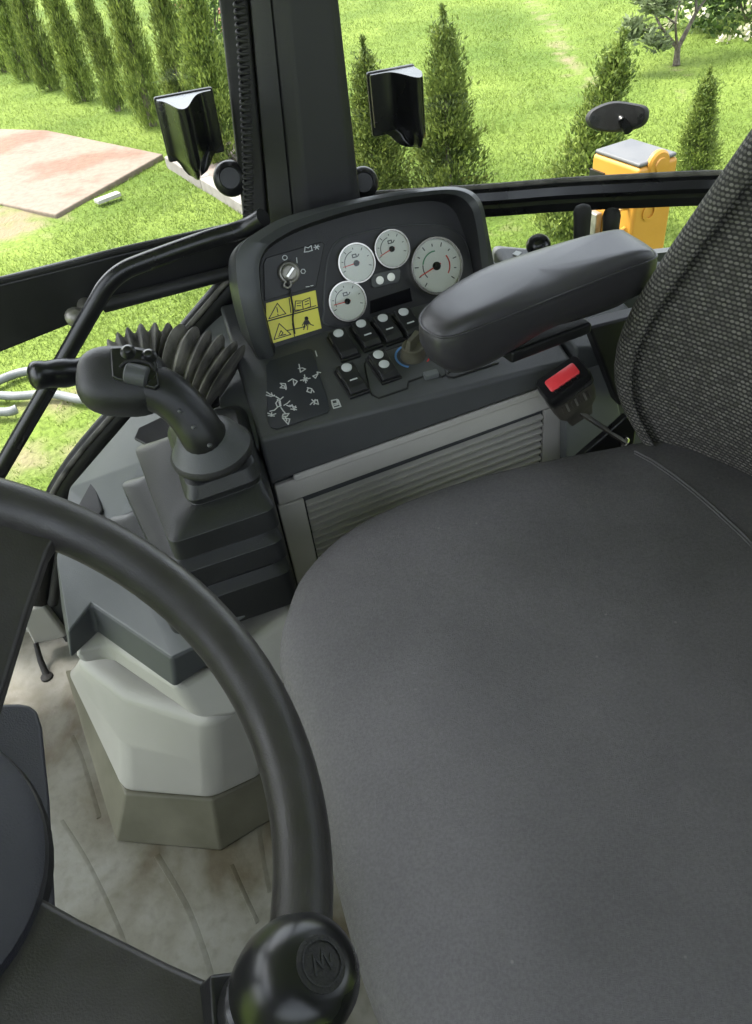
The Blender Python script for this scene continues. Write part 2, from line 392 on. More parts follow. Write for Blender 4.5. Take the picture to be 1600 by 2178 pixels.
# ================================================================== SETTING: lawn, slab, kerb
def seg_dist(P, a, b):
    a, b = np.array(a), np.array(b); d = b-a; t = np.clip(((P-a)@d)/(d@d), 0, 1); return np.hypot(*(P-(a+t[:, None]*d)).T)
def bareness(P):
    line = [G(*q)[:2] for q in ((1130, -10), (1180, 60), (1200, 120), (1260, 165), (1280, 215), (1250, 300))]
    f = np.zeros(len(P))
    for a, b in zip(line[:-1], line[1:]): f = np.maximum(f, .48*np.exp(-(seg_dist(P, a, b)/.32)**2))
    for q, s, k in (((0, 470), .8, .75), ((10, 505), .55, .55), ((1480, 185), .6, .4), ((1060, 470), .5, .4), ((60, 960), .7, .5), ((100, 860), .6, .48), ((230, 600), .4, .25), ((330, 520), .3, .3), ((1440, 140), .35, .5)):
        p = G(*q)[:2]; f = np.maximum(f, k*np.exp(-(np.hypot(*(P-p).T)/s)**2))
    return f
def make_lawn():
    xs = np.concatenate([[-400, -150, -60, -30], np.arange(-16, 16.01, .2), [30, 60, 150, 400]])
    ys = np.concatenate([[-400, -100, -30], np.arange(-6, 26.01, .2), [40, 80, 160, 600]])
    X, Y = np.meshgrid(xs, ys); P = np.c_[X.ravel(), Y.ravel()]
    Z = .02*np.sin(P[:, 0]*1.3+.5)*np.sin(P[:, 1]*.9) + .008*np.sin(P[:, 0]*5.1)*np.sin(P[:, 1]*4.3)
    Z[(np.abs(P[:, 0]) > 16) | (P[:, 1] > 26) | (P[:, 1] < -6)] = 0
    nx, ny = len(xs), len(ys)
    fs = [(j*nx+i, j*nx+i+1, (j+1)*nx+i+1, (j+1)*nx+i) for j in range(ny-1) for i in range(nx-1)]
    me = bpy.data.meshes.new('lawn'); me.from_pydata(np.c_[P, Z-.03].tolist(), [], fs)
    a = me.attributes.new('bare', 'FLOAT', 'POINT'); a.data.foreach_set('value', bareness(P).astype(np.float32))
    me.materials.append(MATS['lawn_soil']); me.polygons.foreach_set('use_smooth', [True]*len(me.polygons))
    o = bpy.data.objects.new('lawn', me); COL.objects.link(o); o['kind'] = 'structure'
make_lawn()
SLAB = [G(-330, 330), G(-200, 268), G(100, 277), G(347, 328), G(118, 457), G(-70, 418), G(-250, 430)]
KA, KB = G(352, 347), G(560, 478)
kd = nrm(KB-KA); kn = np.array([-kd[1], kd[0], 0]); kn = kn if kn[0] > 0 else -kn
PAVE = [KA+kn*.14-kd*.05, KB+kn*.14+kd*.7, KB+kn*1.1+kd*.7, KA+kn*.95-kd*.05]
def in_poly(P, poly):
    poly = np.array([p[:2] for p in poly]); r = np.zeros(len(P), bool)
    for i in range(len(poly)):
        a, b = poly[i], poly[i-1]
        c = ((a[1] > P[:, 1]) != (b[1] > P[:, 1])) & (P[:, 0] < (b[0]-a[0])*(P[:, 1]-a[1])/(b[1]-a[1]+1e-12)+a[0]); r ^= c
    return r
def grass():
    N = 430000
    az = rng.uniform(R_(-46), R_(46), N); rr = 2.4*np.exp(rng.uniform(0, 1, N)**.8*math.log(26/2.4))
    P = np.c_[rr*np.sin(az), rr*np.cos(az)]
    keep = ~in_poly(P, SLAB) & ~in_poly(P, [KA, KB+kd*.7, KB+kn*1.1+kd*.7, KA+kn*.95]) & (rng.uniform(0, 1, N) > bareness(P)*1.9)
    P = P[keep]; rr = rr[keep]; n = len(P)
    h = rng.uniform(.018, .042, n); wd = rng.uniform(.004, .007, n)*(1+.055*rr)
    a = rng.uniform(0, 2*math.pi, n); lean = rng.normal(0, .65, (n, 2))*h[:, None]
    z0 = .02*np.sin(P[:, 0]*1.3+.5)*np.sin(P[:, 1]*.9) - .03
    dx, dy = np.cos(a)*wd/2, np.sin(a)*wd/2
    v = np.empty((n*3, 3)); v[0::3] = np.c_[P[:, 0]-dx, P[:, 1]-dy, z0]; v[1::3] = np.c_[P[:, 0]+dx, P[:, 1]+dy, z0]; v[2::3] = np.c_[P+lean, z0+h]
    t = np.clip(.5+.28*np.sin(P[:, 0]*1.7+1)*np.sin(P[:, 1]*1.2)+.12*np.sin(P[:, 0]*4+P[:, 1]*3)+rng.normal(0, .13, n), 0, 1)
    fast_mesh('grass', v, 3, np.repeat(t, 1), 'grass_blade', None, stuff='short green mown grass covering the lawn')
def fast_mesh(name, v, k, tint, mat, parent, stuff=None, base=(0, 0, 0)):
    me = bpy.data.meshes.new(name); nv = len(v); nf = nv//k
    me.vertices.add(nv); me.vertices.foreach_set('co', (v-np.array(base)).astype(np.float32).ravel())
    me.loops.add(nv); me.loops.foreach_set('vertex_index', np.arange(nv, dtype=np.int32))
    me.polygons.add(nf); me.polygons.foreach_set('loop_start', np.arange(0, nv, k, dtype=np.int32))
    a = me.attributes.new('tint', 'FLOAT', 'FACE'); a.data.foreach_set('value', np.asarray(tint, np.float32))
    me.update(calc_edges=True); me.validate(); me.materials.append(MATS[mat])
    if parent == 'mesh': return me
    o = bpy.data.objects.new(name, me); COL.objects.link(o)
    if parent: o.parent = parent
    if stuff: o['kind'] = 'stuff'; o['label'] = stuff; o['category'] = 'grass'
    return o
grass()
mb = MB().prism([p+V3(0, 0, -.10) for p in SLAB], (0, 0, .105)); structure(mb, 'concrete_pavement', 'concrete', bevel=.015)
mb = MB()
L = np.linalg.norm(KB-KA)+.7
pv = bpy.data.objects.new('pavement', None); COL.objects.link(pv); pv['kind'] = 'structure'
ks = bpy.data.objects.new('kerb', None); COL.objects.link(ks); ks['kind'] = 'structure'
BASES['pavement'] = BASES['kerb'] = V3(0, 0, 0)
for i in range(int(L/1.0)+1):
    a = KA+kd*(i*1.0); mb = MB().prism([a+kd*.004+V3(0, 0, -.1), a+kd*.996+V3(0, 0, -.1), a+kd*.996+kn*.12+V3(0, 0, -.1), a+kd*.004+kn*.12+V3(0, 0, -.1)], (0, 0, .17))
    build(mb, 'kerb_stone', 'kerb_concrete', ks, bevel=.012)
    for j in range(2):
        a2 = a+kn*(.135+.42*j); mb = MB().prism([a2+V3(0, 0, -.08), a2+kd*.99+V3(0, 0, -.08), a2+kd*.99+kn*.41+V3(0, 0, -.08), a2+kn*.41+V3(0, 0, -.08)], (0, 0, .10+.006*((i*3+j*5) % 3)))
        build(mb, 'paving_slab', 'paving_pink', pv, bevel=.008)

# ================================================================== vegetation
def hgt(base, x, y):                          # height above base whose top shows at pixel (x, y)
    d = wray(x, y); k = np.hypot(*base[:2])/np.hypot(d[0], d[1]); return HC + d[2]*k
def thuja_mesh(seed, rad, n=17000):
    g = np.random.default_rng(seed)
    nb = 230
    tb = g.uniform(0, 1, nb)**1.15*.95; thb = g.uniform(0, 2*math.pi, nb)
    pf = lambda t: np.where(t < .10, .78+.22*t/.10, 1-(np.clip(t-.10, 0, 1)/.90)**1.05)+.02
    Rb = rad*pf(tb)*g.uniform(.72, 1.28, nb)
    k = g.integers(0, nb, n); s = g.uniform(.12, 1, n)**.65
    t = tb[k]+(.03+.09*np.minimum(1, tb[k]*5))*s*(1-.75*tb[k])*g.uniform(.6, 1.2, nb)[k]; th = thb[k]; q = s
    R = Rb[k]*s
    jit = (.030*(1.15-s)+.010)[:, None]
    c = np.c_[R*np.cos(th), R*np.sin(th), t*.97]+g.normal(0, 1, (n, 3))*jit*[1, 1, 1.3]
    lead = g.uniform(0, 1, n) < .02; c[lead] = np.c_[g.normal(0, .006, lead.sum()), g.normal(0, .006, lead.sum()), g.uniform(.9, 1.06, lead.sum())]
    c[:, 2] = np.maximum(c[:, 2], -.03)
    L = g.uniform(.013, .036, n)*(1-.2*t); wd = L*g.uniform(.22, .4, n)
    out = np.c_[np.cos(th), np.sin(th), np.zeros(n)]
    d = out*g.uniform(.1, .75, n)[:, None] + np.array([0, 0, 1])*g.uniform(.5, 1, n)[:, None] + g.normal(0, .28, (n, 3))
    d /= np.linalg.norm(d, axis=1)[:, None]
    s = np.cross(d, out+g.normal(0, .6, (n, 3))); s /= np.linalg.norm(s, axis=1)[:, None]
    v = np.empty((n*4, 3)); v[0::4] = c-d*(L*.5)[:, None]; v[1::4] = c+s*wd[:, None]*.6; v[2::4] = c+d*(L*.75)[:, None]; v[3::4] = c-s*wd[:, None]*.6
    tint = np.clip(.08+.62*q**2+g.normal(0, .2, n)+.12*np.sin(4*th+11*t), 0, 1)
    brown = (g.uniform(0, 1, n) < .02)
    return fast_mesh('crown', v, 4, tint, 'thuja_leaf', 'mesh')
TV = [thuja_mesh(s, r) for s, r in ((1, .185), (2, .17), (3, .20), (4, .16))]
TRUNK = None
def thuja(px, top, var, label, group, scale_r=1.0, lean=(0, 0)):
    global TRUNK
    b = G(*px); h = hgt(b, *top) if len(top) == 2 else top[0]
    o = root('thuja_tree', (b[0], b[1], -.03), label, 'tree', group, machine=False)
    o.rotation_euler = (lean[0], lean[1], random.uniform(0, 6.28) if lean == (0, 0) else 0)
    c = bpy.data.objects.new('crown', TV[var]); COL.objects.link(c); c.parent = o; c.scale = (h*scale_r, h*scale_r, h); c.location.z = .01*h
    if TRUNK is None:
        m = MB().tube([V3(0, 0, -.1), V3(.004, .003, .3), V3(-.004, .004, .8)], [.022, .018, .006], 8)
        TRUNK = bpy.data.meshes.new('trunk'); TRUNK.from_pydata(m.v, [], m.f); TRUNK.materials.append(MATS['bark'])
    k = bpy.data.objects.new('trunk', TRUNK); COL.objects.link(k); k.parent = o; k.scale = (h, h, h)
    return o
HG, RG = 'thuja hedge row on the left', 'young thujas along the lawn'
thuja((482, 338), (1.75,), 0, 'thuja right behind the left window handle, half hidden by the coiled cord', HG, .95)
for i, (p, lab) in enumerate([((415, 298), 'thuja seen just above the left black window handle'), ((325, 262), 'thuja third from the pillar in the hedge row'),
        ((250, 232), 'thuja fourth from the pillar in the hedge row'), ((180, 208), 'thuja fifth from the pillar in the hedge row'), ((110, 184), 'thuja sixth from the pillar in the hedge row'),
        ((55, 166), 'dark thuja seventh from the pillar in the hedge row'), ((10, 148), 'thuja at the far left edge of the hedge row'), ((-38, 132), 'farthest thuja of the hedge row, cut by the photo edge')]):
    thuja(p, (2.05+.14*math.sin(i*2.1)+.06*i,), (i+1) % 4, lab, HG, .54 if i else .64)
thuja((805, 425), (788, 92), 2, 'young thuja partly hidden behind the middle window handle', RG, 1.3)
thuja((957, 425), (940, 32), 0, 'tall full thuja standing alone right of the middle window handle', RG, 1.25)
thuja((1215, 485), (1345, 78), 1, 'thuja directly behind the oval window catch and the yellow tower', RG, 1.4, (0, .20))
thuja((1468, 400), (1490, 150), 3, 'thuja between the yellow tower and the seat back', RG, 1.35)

def leaf_cloud(name, pts, size, mat, parent, base, g, aspect=.5):
    n = len(pts); d = g.normal(0, 1, (n, 3)); d[:, 2] = np.abs(d[:, 2])*.7; d /= np.linalg.norm(d, axis=1)[:, None]
    s = np.cross(d, g.normal(0, 1, (n, 3))); s /= np.linalg.norm(s, axis=1)[:, None]
    L = size*g.uniform(.6, 1.3, n)[:, None]; v = np.empty((n*4, 3))
    v[0::4] = pts; v[1::4] = pts+d*L*.5+s*L*aspect*.5; v[2::4] = pts+d*L; v[3::4] = pts+d*L*.5-s*L*aspect*.5
    o = fast_mesh(name, v, 4, g.uniform(0, 1, n), mat, parent, base=base); return o
def sapling():
    b = G(1440, 132); b[2] = -.03; g = np.random.default_rng(5)
    o = root('sapling_tree', b, 'small forked sapling with thin grey-green leaves on the lawn', 'tree', None, machine=False)
    sc = hgt(b, 1440, -130)
    mb = MB(); tips = []
    def grow(p, d, L, r, lv):
        q = p+d*L*.5+g.normal(0, .02*L, 3); e = p+d*L
        mb.tube([p, q, e], [r, r*.85, r*.6], 6)
        if lv >= 2: tips.extend([p+(e-p)*t+g.normal(0, .015, 3) for t in np.linspace(.15, 1.0, 11)])
        if lv == 4: return
        for k in range(3 if lv else 2):
            a = nrm(d*.75+nrm(g.normal(0, 1, 3)*[1, 1, .55])*.75+V3(0, 0, .12)); grow(e, a, L*.66, r*.6, lv+1)
    mb.tube([b, b+V3(-.005, .01, .08*sc), b+nrm(V3(-.08, 0, 1))*.155*sc], [.045, .036, .032], 8)
    r_ = b+nrm(V3(-.08, 0, 1))*.15*sc
    grow(r_, nrm(V3(-.72, .1, .75)), .27*sc, .026, 0)
    grow(r_, nrm(V3(-.35, -.3, .9)), .26*sc, .020, 0)
    grow(r_, nrm(V3(.5, .15, .9)), .32*sc, .030, 0)
    build(mb, 'trunk', 'bark', o, base=b)
    tips = np.array(tips); P = np.repeat(tips, 2, 0)+g.normal(0, .03, (len(tips)*2, 3))
    leaf_cloud('crown', P, .095, 'sapling_leaf', o, b, g, .35)
sapling()
def bush(name, px, rad, hgt_, nl, label, flower, nf, seed, fsize):
    b = G(*px); b[2] = -.03; g = np.random.default_rng(seed)
    o = root(name, b, label, 'shrub', None, machine=False)
    n = nl; d = g.normal(0, 1, (n, 3)); d[:, 2] = np.abs(d[:, 2]); d /= np.linalg.norm(d, axis=1)[:, None]
    P = b+d*[rad, rad, hgt_]*(g.uniform(.25, 1, n)**.4)[:, None]*(1+.18*np.sin(d[:, :1]*7+d[:, 1:2]*5))
    leaf_cloud('foliage', P, .10, 'shrub_leaf', o, b, g, .6)
    mb = MB()
    for k in range(7):
        a = k*.9; mb.tube([b, b+V3(math.cos(a)*rad*.3, math.sin(a)*rad*.3, hgt_*.45), b+V3(math.cos(a)*rad*.6, math.sin(a)*rad*.6, hgt_*.8)], [.014, .01, .005], 6)
    build(mb, 'stem', 'bark', o, base=b)
    c = d[:nf]; Q = b+c*[rad, rad, hgt_]*1.02
    Q = np.repeat(Q, 26, 0)+g.normal(0, fsize, (nf*26, 3))
    leaf_cloud('flower_cluster', Q, fsize*1.3, flower, o, b, g, .8)
bush('flowering_shrub', (1590, 46), .95, 1.25, 2600, 'shrub with round cream flower heads at the top right corner', 'petal_cream', 75, 11, .055)
bush('rose_shrub', (458, 92), .75, 1.5, 1500, 'twiggy shrub with small rose blooms behind the hedge row', 'petal_rose', 34, 12, .035)

# hose, plank on the grass
b = G(70, 830); b[2] = -.02
hs = root('garden_hose', b, 'pale grey hose lying in loops on the worn grass', 'hose', None, machine=False)
pts = catmull([G(x, y, .03) for x, y in ((-90, 862), (-20, 818), (55, 790), (140, 792), (205, 815), (190, 850), (110, 838), (40, 842), (-30, 843), (-60, 870), (10, 876), (36, 870))], 10)
build(MB().tube(pts, .028, 10), 'hose_tube', 'hose_pale', hs, base=b, smooth=60)
b = G(232, 426); b[2] = -.02
pk = root('timber_offcut', b, 'small white timber offcut lying on the grass by the slab', 'plank', None, machine=False)
a, c = G(205, 433, .0), G(255, 415, .0); d = nrm(c-a); s = np.array([-d[1], d[0], 0])
build(MB().prism([a-s*.06, c-s*.045, c+s*.05, a+s*.04], (0, 0, .035)), 'board', 'plank_white', pk, base=b, bevel=.006)

# ================================================================== stabiliser tower of the machine (outside, yellow)
ct = [K(1256, 318, w=.42), K(1357, 352, w=.42), K(1447, 326, w=.42), K(1352, 292, w=.42)]
cc = sum(ct)/4
tw = root('stabiliser_tower', (cc[0], cc[1], -FL), 'yellow painted steel stabiliser tower with grey top plate outside the rear window', 'machine part')
ex = nrm(ct[1]-ct[0]); ey = nrm(np.cross(W, ex)); hx = np.linalg.norm(ct[1]-ct[0])/2; hy = np.linalg.norm(ct[2]-ct[1])/2
build(MB().box((cc[0], cc[1], (.41-FL)/2), (ex, ey, W), (hx, hy, (.41+FL)/2)), 'tube_column', 'yellow_paint', tw, bevel=.012, bseg=3)
build(MB().box((cc[0], cc[1], .416), (ex, ey, W), (hx*.95, hy*.95, .006)), 'top_plate', 'grey_paint', tw, bevel=.012, bseg=3)
fr = cc+ey*-hy*0
rf = ct[1]+(ct[2]-ct[1])*.5; fn = ex                      # the face to the right of the near corner
p = KP(1402, 350, rf, fn); build(MB().lathe(p-fn*.01, fn, [(.040, 0), (.040, .010), (.034, .016), (.022, .017), (.020, .022), (.012, .023)], 28), 'pivot_boss', 'yellow_paint', tw, smooth=40)
p = KP(1380, 450, rf, fn); build(MB().lathe(p-fn*.008, fn, [(.026, 0), (.026, .013), (.017, .014), (.017, .004), (.005, .004)], 24), 'lifting_eye', 'yellow_paint', tw, smooth=40)
lf = ct[0]; ln = -ey if (-ey)@(CM-cc) > 0 else ey
p = KP(1270, 375, lf, ln); build(MB().box(p, (ex, W, ln), (.03, .016, .004)), 'slot', 'plastic_black', tw)
p = KP(1322, 460, lf, ln); build(MB().tube(catmull([p+ex*.02+W*.03, p+ex*.02+W*.03+ln*.03, p+ex*.02-W*.03+ln*.03, p+ex*.02-W*.03], 5), .006, 8), 'handle', 'yellow_paint', tw)
for bx2, bz2 in ((.25, .06), (.75, .06), (.25, .30), (.75, .30)):
    build(MB().lathe(ct[1]+(ct[2]-ct[1])*bx2-W*bz2-fn*.001, fn, [(.010, 0), (.010, .006), (.006, .008)], 6), 'bolt', 'steel_dull', tw, smooth=30)
p = KP(1265, 480, lf, ln)
build(MB().box(p+ln*.012, (ex, W, ln), (.03, .05, .012)), 'bracket', 'steel_dull', tw, bevel=.004)

# ================================================================== CAB
VW = 1.15
cab = root('loader_cab', (0.1, .5, 0), 'black framed loader cab with large side windows and pillar', 'cab')
# floor, chassis, roof
build(MB().prism([V3(-1.05, -.25, -.06), V3(1.15, -.25, -.06), V3(1.15, 1.05, -.06), V3(.5, 1.2, -.06), V3(-.4, 1.21, -.06), V3(-1.05, 1.37, -.06)], (0, 0, .06)), 'floor_plate', 'chassis_paint', cab)
build(MB().prism([V3(-.9, .0, -FL), V3(1.1, .0, -FL), V3(1.1, .95, -FL), V3(-.9, .95, -FL)], (0, 0, FL-.065)), 'chassis', 'chassis_paint', cab, bevel=.02)
RW = 1.74
build(MB().prism([V3(-1.1, -.3, RW), V3(1.2, -.3, RW), V3(1.2, 1.1, RW), V3(.5, 1.24, RW), V3(-1.1, 1.3, RW)], (0, 0, .07)), 'roof', 'headliner', cab, bevel=.02)
def post(name, a, b, w0=0.0, w1=RW, r=.045):
    build(MB().box((a, b, (w0+w1)/2), (U, Vv, W), (r, r, (w1-w0)/2-.002)), name, 'plastic_black', cab, bevel=.012)
post('front_post', -1.0, -.2); post('rear_post', 1.08, -.2); post('front_post', -1.0, 1.22); post('rear_post', 1.05, .92)
build(MB().prism([V3(-.9, -.24, .0), V3(1.0, -.24, .0), V3(1.0, -.24, .62), V3(-.9, -.24, .50)], (0, .03, 0)), 'added_door_panel', 'plastic_black', cab, bevel=.006)  # unseen closed door, added to dim light from the camera side
build(MB().prism([V3(-.95, -.24, .84), V3(.98, -.24, .84), V3(.98, -.24, .93), V3(-.95, -.24, .93)], (0, .03, 0)), 'window_rail', 'plastic_black', cab, bevel=.006)  # unseen near-side rail, added with the door to cut light
build(MB().prism([V3(-.95, -.262, .50), V3(1.0, -.262, .50), V3(1.0, -.262, RW-.004), V3(-.95, -.262, RW-.004)], (0, .005, 0)), 'window_pane', 'window_glass', cab, smooth=0)
build(MB().box((.19, -.23, (.55+RW)/2), (U, Vv, W), (.07, .045, (RW-.55)/2-.003)), 'left_pillar', 'pillar_plastic', cab, bevel=.012)
# B pillar: leaning slightly forward towards its foot
lo, hi = .55, RW-.003
def sec(w, pts):
    off = (.03*(w-.78)/.27)
    return [V3(p[0]+off*p[2], p[1], w) for p in pts]
main = [(.150, 1.092, .7), (.170, 1.078, .6), (.238, 1.072, .15), (.252, 1.082, .05), (.255, 1.17, 0), (.120, 1.17, 1)]
build(MB().loft([sec(lo, main), sec(hi, main)]), 'centre_pillar', 'pillar_plastic', cab, bevel=.006, bseg=3)
strip = [(.118, 1.105, 1), (.149, 1.0915, .7), (.1185, 1.169, 1)]
build(MB().loft([sec(lo, strip), sec(hi, strip)]), 'pillar_trim', 'plastic_dark', cab, bevel=.003)
sealp = [(.082, 1.125, 1), (.117, 1.112, 1), (.1175, 1.165, 1), (.086, 1.168, 1)]
build(MB().loft([sec(.70, sealp), sec(hi, sealp)]), 'pillar_seal', 'rubber', cab, bevel=.006)
# window rail band on the front right, with lower edge dropping forwards
band = [V3(-.965, VW, .765), K(0, 601, v=VW), K(265, 535, v=VW), K(530, 478, v=VW), K(600, 470, v=VW), K(600, 560, v=VW), K(458, 592, v=VW), K(230, 660, v=VW), K(0, 752, v=VW), V3(-.965, VW, .592)]
build(MB().prism(band, (0, .03, 0)), 'window_rail', 'plastic_black', cab, bevel=.006)
lip = [V3(-.965, VW-.003, .768)]+[K(x, y, v=VW-.003) for x, y in ((0, 597), (265, 530), (530, 474), (560, 470))]
build(MB().tube(catmull(lip, 6), .0045, 8), 'rail_seal', 'rubber', cab)
# diagonal lower frame running down to the floor
P0, P1, P2, P3 = K(520, 578, v=VW), K(330, 800, v=VW), K(130, 1046, v=VW), K(78, 1275, v=VW)
build(MB().tube(catmull([P0, P1, P2, P3], 8), .020, 10, flat=1.2), 'lower_frame', 'plastic_black', cab, smooth=60)
off = V3(.030, -.018, -.004)
build(MB().tube(catmull([P0+off, P1+off, P2+off, P3+off], 8), .010, 10), 'frame_seal', 'rubber', cab, smooth=60)
off = V3(-.014, -.02, .012)
build(MB().tube(catmull([P0+off, P1+off, P2+off*.9, P3+off], 8), .0045, 8), 'frame_bead', 'rubber_dusty', cab, smooth=60)
# wall under the diagonal frame and rear quarter wall
wl = [P0+V3(.0, .012, 0), P1+V3(0, .012, 0), P2+V3(0, .012, 0), P3+V3(0, .012, 0), V3(P3[0], VW+.012, -.0), V3(.9, VW+.012, -.0), V3(.9, VW+.012, .56), V3(.12, VW+.012, .66)]
build(MB().prism(wl, (0, .02, 0)), 'side_wall', 'trim_dark', cab)
kq = [V3(-.40, 1.185, 0), V3(-1.0, 1.33, 0), V3(-1.0, 1.35, 0), V3(-.40, 1.205, 0)]
build(MB().prism([p+W*.001 for p in kq], (0, 0, .36)), 'kick_panel', 'pale_plastic', cab, bevel=.004)
# rear rail, bowed with the glass
rp = [V3(.22, 1.155, .775), K(1030, 425, w=.755), K(1200, 412, w=.757), K(1360, 404, w=.757), K(1505, 398, w=.757), K(1640, 400, w=.75), V3(1.05, .80, .74)]
rp = catmull(rp, 8)
rings = []
for i, p in enumerate(rp):
    t = nrm(rp[min(i+1, len(rp)-1)]-rp[max(i-1, 0)]); o_ = nrm(np.cross(t, W))
    rings.append([p+o_*a+W*b*.78 for a, b in ((-.012, -.030), (.010, -.030), (.014, -.012), (.010, -.006), (.014, .004), (.010, .018), (-.012, .024))])
build(MB().loft(rings), 'rear_window_rail', 'gloss_black', cab, smooth=40)
build(MB().tube([p+W*.0205 for p in rp], .004, 8), 'rail_seal', 'rubber_dusty', cab)
# panes
def pane(name, poly, d=(0, .005, 0)):
    build(MB().prism(poly, d), name, 'window_glass', cab, smooth=0)
pane('window_pane', [V3(-.98, 1.184, .72), V3(.10, 1.181, .74), V3(.14, 1.172, RW-.004), V3(-.98, 1.19, RW-.004)])
pane('window_pane', [V3(-.98, 1.185, .36), V3(-.34, 1.175, .36), V3(-.32, 1.17, .40), V3(.03, 1.17, .69), V3(.03, 1.17, .74), V3(-.98, 1.185, .64)])
def bowed(lo_f, hi_f):
    rg_ = []
    for i, p in enumerate(rp):
        t = nrm(rp[min(i+1, len(rp)-1)]-rp[max(i-1, 0)]); o_ = nrm(np.cross(t, W))*.0025
        rg_.append([V3(p[0], p[1], lo_f(p))-o_, V3(p[0], p[1], lo_f(p))+o_, V3(p[0], p[1], hi_f(p))+o_, V3(p[0], p[1], hi_f(p))-o_])
    build(MB().loft(rg_), 'window_pane', 'window_glass', cab, smooth=50)
bowed(lambda p: p[2]+.015, lambda p: RW-.004); bowed(lambda p: .56, lambda p: p[2]-.02)
pane('rear_window_pane', [V3(1.11, -.14, .6), V3(1.11, .86, .6), V3(1.11, .86, RW-.004), V3(1.11, -.14, RW-.004)], (.005, 0, 0))
pane('windscreen_pane', [V3(-1.04, -.15, .1), V3(-1.04, 1.17, .1), V3(-1.04, 1.17, RW-.004), V3(-1.04, -.15, RW-.004)], (-.005, 0, 0))
# gas strut with ball end, grab rail
a, b_ = K(160, 666, v=VW-.02), K(520, 572, v=VW-.02)
mb = MB().tube([a+(b_-a)*.16, b_], .0105, 12); build(mb, 'gas_strut', 'plastic_dark', cab, smooth=60)
mb = MB().tube([a, a+(b_-a)*.17], .006, 10); mb.lathe(a-Vv*.012, -Vv, [(.003, -.012), (.012, -.008), (.015, .0), (.013, .009), (.004, .014)], 16)
mb.lathe(a+(b_-a)*.06, -Vv, [(.012, -.02), (.013, .0), (.012, .010)], 14); build(mb, 'strut_ball_joint', 'steel_dull', cab, smooth=50)
rail = [K(560, 462, v=1.03), K(515, 487, v=1.05), K(430, 513, v=1.05), K(310, 556, v=1.05), K(262, 577, v=1.05), K(228, 607, v=1.05), K(200, 652, v=1.05), K(110, 810, v=1.05), K(0, 1000, v=1.05), K(-60, 1105, v=1.05), K(-95, 1200, v=1.08), K(-98, 1275, v=1.20)]
build(MB().tube(catmull(rail, 6), .0125, 12), 'grab_rail', 'gloss_black', cab, smooth=60)
# window latches: prisms with an S-shaped front, round lobe at the foot
def latch(px, lobe_at, wid, ht, dep, tilt):
    c = K(*px, v=VW-.012)
    us = np.linspace(-wid/2, wid/2, 25); t = (us+wid/2)/wid
    prof = dep*(.10+.90*np.exp(-(np.abs(t-lobe_at)/.23)**2.2))
    ax = nrm(V3(tilt, 0, 1))
    top = [c+U*u_-Vv*p_ for u_, p_ in zip(us, prof)]
    back = [c+U*us[-1], c+U*us[0]]
    poly = top+back
    lc = c+U*(lobe_at-.5)*wid-Vv*dep*.50
    rings = []
    for h, s in ((0, .97), (-.003, 1), (-ht*.5, 1), (-ht*.84, 1), (-ht*.93, .80), (-ht*1.0, .62), (-ht*1.10, .50), (-ht*1.17, .36), (-ht*1.20, .15)):
        m_ = c if s > .95 else lc
        rings.append([m_+(p-m_)*V3(s, 1 if s > .95 else min(1, s*1.25), 1)+ax*h for p in poly])
    o = build(MB().loft(rings), 'window_latch', 'gloss_black', cab, smooth=40)
    build(MB().box(c+ax*-ht*.5+Vv*.006, (U, ax, Vv), (wid*.53, ht*.52, .005)), 'latch_plate', 'plastic_black', o, bevel=.003)
latch((390, 200), .40, .074, .078, .078, .03)
latch((833, 149), .80, .066, .080, .066, .0)
# oval catch with two screws and a peg
c = K(1312, 248, v=1.06); nn = nrm(CM-c); sx = nrm(np.cross(W, nn)); sx = sx if sx[0] > 0 else -sx; sy = np.cross(nn, sx); sy = sy if sy[2] > 0 else -sy
out = catmull([c+sx*a+sy*b for a, b in ((-.044, -.002), (-.036, .011), (-.008, .020), (.025, .016), (.042, .010), (.044, -.006), (.032, -.016), (.0, -.020), (-.032, -.015))], 5, True)
o = build(MB().loft([out, [c+(p-c)*.97+nn*.012 for p in out], [c+(p-c)*.86+nn*.018 for p in out]]), 'window_catch', 'rubber', cab, smooth=45)
for s_ in (-.032, .033):
    build(MB().lathe(c+sx*s_+nn*.016, nn, [(.0055, 0), (.0055, .003), (.003, .0033), (.0028, .001)], 16), 'screw', 'plastic_dark', o, smooth=40)
build(MB().tube([c+nn*.010+sx*.004, c+nn*.022+sx*.012-sy*.010, c+nn*.032+sx*.018-sy*.018], .0065, 10), 'catch_peg', 'gloss_black', o, smooth=50)
# hinge caps
for (x, y, sg, rr) in ((494, 387, 1, .024), (776, 396, -1, .023)):
    c = K(x, y, v=VW-.02)
    o = build(MB().lathe(c+Vv*.014, nrm(V3(-.1, -.9, .35)), [(rr*.8, -.006), (rr, 0), (rr, .014), (rr*.88, .022), (rr*.62, .026), (rr*.58, .023), (.002, .023)], 28), 'hinge_cap', 'plastic_black', cab, smooth=40)
    build(MB().box(c+U*sg*.035+Vv*.014, (U, W, Vv), (.04, rr*.6, .008)), 'hinge_arm', 'plastic_black', o, bevel=.004)
